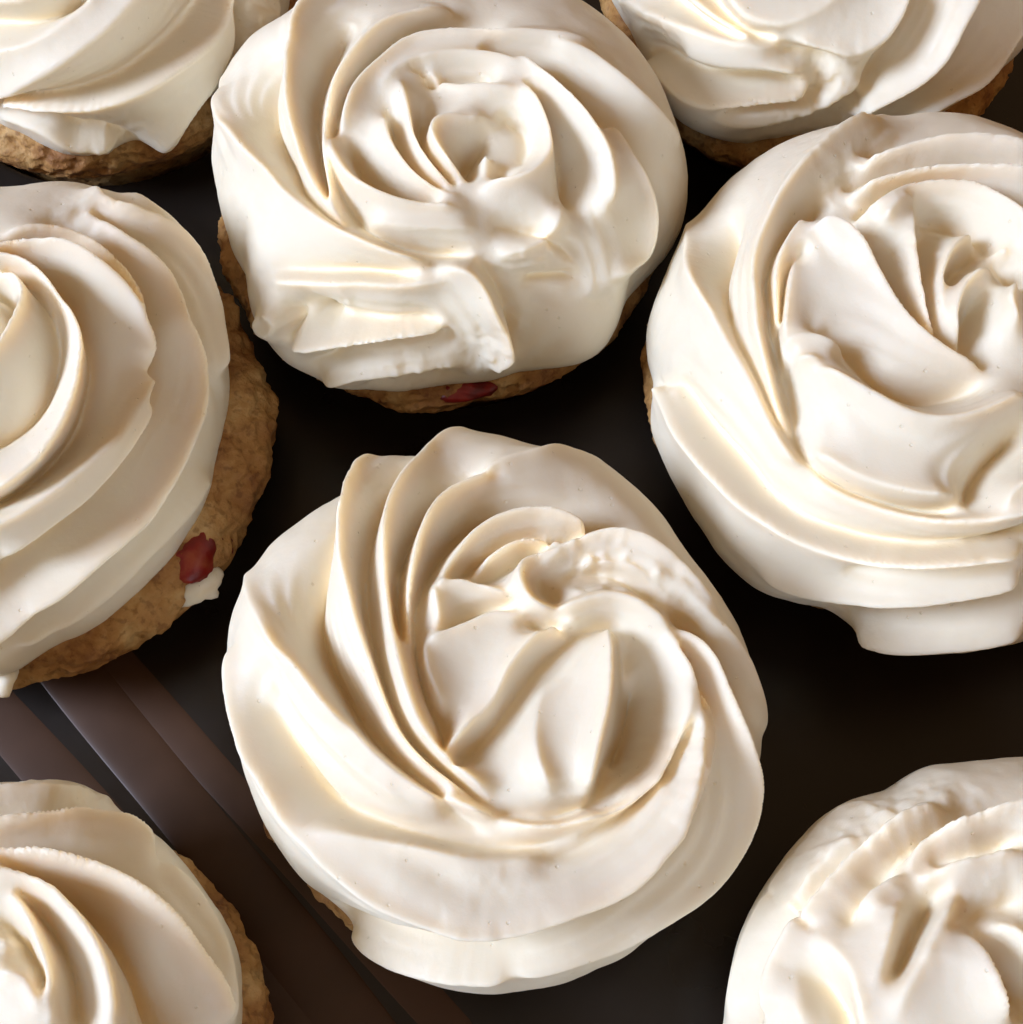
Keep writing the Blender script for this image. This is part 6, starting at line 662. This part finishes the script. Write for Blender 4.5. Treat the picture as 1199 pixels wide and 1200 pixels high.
   [(0.67,0.63,1.13),(0.92,0.56,1.32),(1.15,0.44,1.51),(1.36,0.28,1.7),(1.54,0.09,1.86),(1.69,-0.12,1.99),(1.82,-0.35,2.11),(1.92,-0.59,2.22),(2.0,-0.84,2.32),(2.05,-1.1,2.41),(2.07,-1.36,2.49),(2.08,-1.62,2.53),(2.06,-1.88,2.44),(2.02,-2.14,2.36),(1.97,-2.4,2.27),(1.9,-2.65,2.18),(1.81,-2.9,2.1),(1.7,-3.14,2.01),(1.59,-3.37,1.92),(1.46,-3.6,1.83),(1.31,-3.82,1.75),(1.16,-4.03,1.66),(0.99,-4.24,1.57),(0.82,-4.43,1.49),(0.64,-4.62,1.4),(0.45,-4.8,1.31)],
   [(0.46,0.79,-1.27),(0.72,0.8,-1.48),(0.98,0.75,-1.7),(1.22,0.65,-1.91),(1.45,0.52,-2.09),(1.66,0.36,-2.24),(1.85,0.18,-2.37),(2.01,-0.02,-2.5),(2.15,-0.24,-2.61),(2.27,-0.48,-2.71),(2.37,-0.72,-2.8),(2.45,-0.97,-2.85),(2.51,-1.23,-2.75),(2.55,-1.49,-2.65),(2.56,-1.75,-2.55),(2.57,-2.01,-2.46),(2.55,-2.27,-2.36),(2.52,-2.53,-2.26),(2.47,-2.79,-2.16),(2.41,-3.04,-2.06),(2.34,-3.3,-1.97),(2.25,-3.54,-1.87),(2.15,-3.78,-1.77),(2.04,-4.02,-1.67),(1.91,-4.25,-1.57),(1.78,-4.48,-1.48)],
   [(0.22,0.89,1.13),(0.47,0.97,1.32),(0.73,0.99,1.51),(0.99,0.97,1.7),(1.25,0.91,1.86),(1.49,0.82,1.99),(1.72,0.69,2.11),(1.94,0.54,2.22),(2.13,0.37,2.32),(2.32,0.18,2.41),(2.48,-0.02,2.49),(2.62,-0.24,2.53),(2.75,-0.47,2.44),(2.86,-0.71,2.36),(2.95,-0.95,2.27),(3.03,-1.21,2.18),(3.09,-1.46,2.1),(3.13,-1.72,2.01),(3.16,-1.98,1.92),(3.17,-2.24,1.83),(3.17,-2.5,1.75),(3.16,-2.77,1.66),(3.13,-3.03,1.57),(3.09,-3.29,1.49),(3.03,-3.54,1.4),(2.97,-3.8,1.31)],
   [(-0.04,0.92,-1.27),(0.18,1.06,-1.48),(0.42,1.16,-1.7),(0.68,1.21,-1.91),(0.94,1.22,-2.09),(1.2,1.2,-2.24),(1.46,1.15,-2.37),(1.7,1.07,-2.5),(1.94,0.96,-2.61),(2.17,0.83,-2.71),(2.38,0.68,-2.8),(2.59,0.51,-2.85),(2.77,0.32,-2.75),(2.94,0.13,-2.65),(3.1,-0.08,-2.55),(3.25,-0.3,-2.46),(3.37,-0.53,-2.36),(3.49,-0.77,-2.26),(3.59,-1.01,-2.16),(3.67,-1.26,-2.06),(3.75,-1.51,-1.97),(3.81,-1.76,-1.87),(3.85,-2.02,-1.77),(3.89,-2.28,-1.67),(3.91,-2.54,-1.57),(3.92,-2.81,-1.48)],
   [(-0.13,1.07,1.32),(0.08,1.23,1.51),(0.31,1.35,1.7),(0.56,1.44,1.86),(0.81,1.49,1.99),(1.07,1.51,2.11),(1.34,1.5,2.22),(1.59,1.47,2.32),(1.85,1.41,2.41),(2.1,1.32,2.49),(2.34,1.22,2.53),(2.57,1.09,2.44),(2.79,0.95,2.36),(3.0,0.79,2.27),(3.2,0.62,2.18),(3.39,0.44,2.1),(3.56,0.25,2.01),(3.73,0.04,1.92),(3.88,-0.17,1.83),(4.02,-0.39,1.75),(4.15,-0.62,1.66),(4.27,-0.86,1.57),(4.37,-1.1,1.49),(4.47,-1.34,1.4),(4.55,-1.59,1.31)],
   [(-0.08,1.38,-1.91),(0.13,1.54,-2.09),(0.36,1.66,-2.24),(0.6,1.75,-2.37),(0.86,1.82,-2.5),(1.12,1.86,-2.61),(1.38,1.87,-2.71),(1.64,1.86,-2.8),(1.9,1.82,-2.85),(2.16,1.77,-2.75),(2.41,1.7,-2.65),(2.65,1.61,-2.55),(2.89,1.5,-2.46),(3.13,1.38,-2.36),(3.35,1.24,-2.26),(3.56,1.09,-2.16),(3.77,0.93,-2.06),(3.97,0.76,-1.97),(4.16,0.57,-1.87),(4.34,0.38,-1.77),(4.5,0.18,-1.67),(4.66,-0.03,-1.57),(4.81,-0.24,-1.48)],
  ]),
}

# ------------------------------------------------------------------ the tray under the cakes
tin = bpy.data.objects.new('muffin_tin', None); col.objects.link(tin)
tin['label'] = 'dark brown glossy muffin tin holding all the cupcakes'; tin['category'] = 'muffin tin'
TOP, WELL = 2.9, 3.05
def build_tin():
    xs = np.linspace(-13.5, 13.5, 420); ys = np.linspace(-4.0, 24.5, 440)
    X, Y = np.meshgrid(xs, ys); Z = np.full(X.shape, TOP)
    for c in CUPCAKES.values():
        d = np.hypot(X - c['center'][0], Y - c['center'][1])
        wr = min(WELL, c['radius'] - 0.35)
        t = np.clip((wr + 0.05 - d) / 0.55, 0, 1); t = t * t * (3 - 2 * t)
        Z = np.minimum(Z, TOP - (TOP - 0.25) * t)
        lip = np.exp(-((d - wr - 0.22) / 0.13) ** 2); Z = Z + 0.05 * lip * (d > wr)
    up = np.stack([X, Y, Z], -1)
    n = len(xs) * len(ys)
    mesh_from('tin_plate', up * CM, grid_faces(len(ys), len(xs)), M_TRAY, tin)
    rim = np.array([[-13.5, -4, TOP], [13.5, -4, TOP], [13.5, 24.5, TOP], [-13.5, 24.5, TOP]]); low = rim - np.array([0, 0, 1.2])
    mesh_from('tin_skirt', np.vstack([rim, low]) * CM, [[1, 0, 4, 5], [2, 1, 5, 6], [3, 2, 6, 7], [0, 3, 7, 4]], M_TRAY, tin, False)
build_tin()
ang = math.atan2(-3.4, 3.2)
nx, ny = -math.sin(ang), math.cos(ang)
def reflection_streak(off, w, h, dr, seed):  # low raised strip, added to imitate a blurred copper reflection in the tin
    m, k = 60, 15
    t = np.linspace(-8.0, 4.4, m); a = np.linspace(0, np.pi, k)
    rng = np.random.default_rng(seed); ph = rng.uniform(0, 6.28, 4)
    wv = 1 + 0.04 * np.sin(t * 1.1 + ph[0])
    sh = 0.02 * np.sin(t * 0.6 + ph[2]) + dr * t
    end = np.clip(np.minimum(t + 8.0, 4.4 - t) / 0.8, 0.02, 1) ** 0.5
    X = np.repeat(t[:, None], k, 1); Y = off + sh[:, None] + np.cos(a)[None] * w * (wv * end)[:, None]
    Z = np.sin(a)[None] ** 0.8 * h * (wv * end)[:, None] - 0.02
    c, s_ = math.cos(ang), math.sin(ang)
    P = np.stack([X * c - Y * s_ - 3.75, X * s_ + Y * c + 3.72, Z + TOP], -1)
    mesh_from('reflection_streak', P * CM, grid_faces(m, k)[:, ::-1], M_REFLECTION, tin)
for i, q in enumerate(((-0.95, 0.42, 0.035, 0.05), (-0.10, 0.46, 0.05, -0.03), (0.66, 0.30, 0.035, 0.02))):
    reflection_streak(*q, 40 + i)

# ------------------------------------------------------------------ cupcakes
INFO = {
 'A': ('front centre cupcake whose creamy swirl ends in a smeared tail over broad petals', (0, 0), 3.45),
 'B': ('cupcake behind the centre one with a small rosette on top and a cracked front edge', (-0.15, -0.02), 3.68),
 'C': ('large cupcake at the right with a wide smooth petal across its swirl', (-0.36, 0.2), 3.9),
 'D': ('cupcake cut by the left edge with tall spiral and red berry in its cake', (0.3, 0.05), 4.0),
 'E': ('cupcake in the top left corner with smooth frosting band above its brown cake rim', (0.05, -0.02), 3.62),
 'F': ('cupcake in the top right corner with frosting shaded on its left by the next cupcake', (0.0, 0.0), 3.75),
 'G': ('cupcake in the bottom left corner beside the painted copper reflection streaks on the tray', (0.35, -0.3), 3.0),
 'H': ('cupcake in the bottom right corner with rough smeared frosting and crumbs at its edge', (0.0, 0.1), 3.5),
}
RES = {'A': (500, 512), 'B': (460, 512), 'C': (460, 512), 'D': (400, 384), 'E': (300, 320), 'F': (300, 320), 'G': (300, 320), 'H': (320, 320)}
RIM = 5.0

def noise3(P, freq, seed):
    rng = np.random.default_rng(seed); out = np.zeros(P.shape[:-1])
    for k in range(14):
        d = rng.standard_normal(3); d /= np.linalg.norm(d); f = freq * rng.uniform(0.6, 1.6)
        out += np.sin(P @ d * f + rng.uniform(0, 6.28)) * np.cos(P @ np.roll(d, 1) * f * 0.7 + rng.uniform(0, 6.28))
    return out / 3.7

def build_cake(parent, off, R, seed):
    prof = np.array([(0.0, 4.72), (0.5, 4.70), (0.8, 4.60), (0.92, 4.44), (0.985, 4.22), (1.0, 4.0), (0.975, 3.76), (0.93, 3.55), (0.86, 3.35), (0.80, 3.1)])
    rb = min(WELL - 0.25, R - 0.6) / R
    prof = np.vstack([prof, [(rb, 2.8), (rb * 0.92, 1.6), (rb * 0.84, 0.45), (rb * 0.80, 0.30), (0.0, 0.30)]])
    t = np.linspace(0, 1, len(prof)); d = np.concatenate([[0], np.cumsum(np.hypot(np.diff(prof[:, 0]) * R, np.diff(prof[:, 1])))])
    ss = np.concatenate([np.linspace(0, d[2], 12, endpoint=False), np.linspace(d[2], d[9], 72, endpoint=False), np.linspace(d[9], d[-1], 16)])
    r = np.interp(ss, d, prof[:, 0]) * R; z = np.interp(ss, d, prof[:, 1])
    k = np.hanning(7); k /= k.sum()
    r[3:-3] = np.convolve(r, k, 'valid'); z[3:-3] = np.convolve(z, k, 'valid')
    th = np.linspace(0, 2 * np.pi, 320, endpoint=False)
    T, Rr = np.meshgrid(th, r); Z = np.repeat(z[:, None], len(th), 1)
    P = np.stack([Rr * np.cos(T), Rr * np.sin(T), Z], -1)
    g = np.clip((Z - 3.0) / 0.6, 0, 1) * np.clip(Rr / 1.5, 0, 1)
    n = 0.07 * noise3(P, 2.2, seed) + 0.05 * noise3(P, 6.5, seed + 1) - 0.06 * np.abs(noise3(P, 9, seed + 2)) - 0.05 * np.abs(noise3(P, 20, seed + 3)) + 0.02 * noise3(P, 34, seed + 4)
    rad = np.stack([np.cos(T), np.sin(T), 0.4 + 0 * T], -1)
    P = P + rad * (n * (0.12 + 0.88 * g))[..., None]
    P[..., 2] = np.maximum(P[..., 2], 0.26)
    P = P + np.array([off[0], off[1], 0])
    return mesh_from('cake', P * CM, grid_faces(100, 320, True)[:, ::-1], M_CAKE, parent)

def blob(name, parent, loc, size, seed, material, rough=0.25, rotz=0.0):
    th = np.linspace(0, 2 * np.pi, 28, endpoint=False); ph = np.linspace(0.02, np.pi - 0.02, 18)
    T, Ph = np.meshgrid(th, ph)
    P = np.stack([np.sin(Ph) * np.cos(T), np.sin(Ph) * np.sin(T), np.cos(Ph)], -1)
    P = P * (1 + rough * noise3(P, 2.2, seed) + rough * 0.4 * noise3(P, 5.5, seed + 1))[..., None] * np.array(size)
    c, s = math.cos(rotz), math.sin(rotz)
    P = P @ np.array([[c, s, 0], [-s, c, 0], [0, 0, 1]]) + np.array(loc)
    return mesh_from(name, P * CM, grid_faces(18, 28, True)[:, ::-1], material, parent)

cakes = {}
for key, c in CUPCAKES.items():
    label, off, rc = INFO[key]
    root = bpy.data.objects.new('cupcake', None); col.objects.link(root)
    root.location = (c['center'][0] * CM, c['center'][1] * CM, 0.0)
    root['label'] = label; root['category'] = 'cupcake'; root['group'] = 'frosted cupcakes on the tray'
    cake = build_cake(root, off, rc, c['seed'] * 7)
    n, fn = RES[key]
    P = frosting_points(c, n, fn)
    P[..., 2] += RIM
    fr = mesh_from('frosting', P * CM, grid_faces(n, n), M_FROST, root)
    cakes[key] = (root, cake, fr)

def at(key, wx, wy, wz):
    c = CUPCAKES[key]['center']; return (wx - c[0], wy - c[1], wz)
# pieces of red fruit showing in the cake sides, scraps of frosting
for key, w, size, rz, sd in (('D', (-4.74, 8.0, 4.20), (0.50, 0.40, 0.30), 0.9, 3), ('D', (-4.35, 8.35, 4.12), (0.22, 0.3, 0.2), 0.9, 5), ('B', (-0.62, 10.86, 4.18), (0.42, 0.16, 0.13), 0.05, 7),
                             ('C', (2.36, 10.62, 3.98), (0.16, 0.34, 0.26), 0.1, 9)):
    blob('berry_piece', cakes[key][1], at(key, *w), size, sd, M_BERRY, 0.34, rz)
for key, w, size, rz, sd in (('D', (-4.50, 7.60, 4.16), (0.36, 0.22, 0.10), 0.45, 22), ('D', (-6.05, 6.72, 4.2), (0.16, 0.09, 0.07), 0.2, 23), ('D', (-7.15, 6.35, 4.25), (0.2, 0.34, 0.16), 0.1, 25),
                             ('H', (5.28, 4.62, 4.42), (0.17, 0.10, 0.10), 0.2, 27)):
    blob('frosting_scrap', cakes[key][1], at(key, *w), size, sd, M_FROST, 0.5, rz)
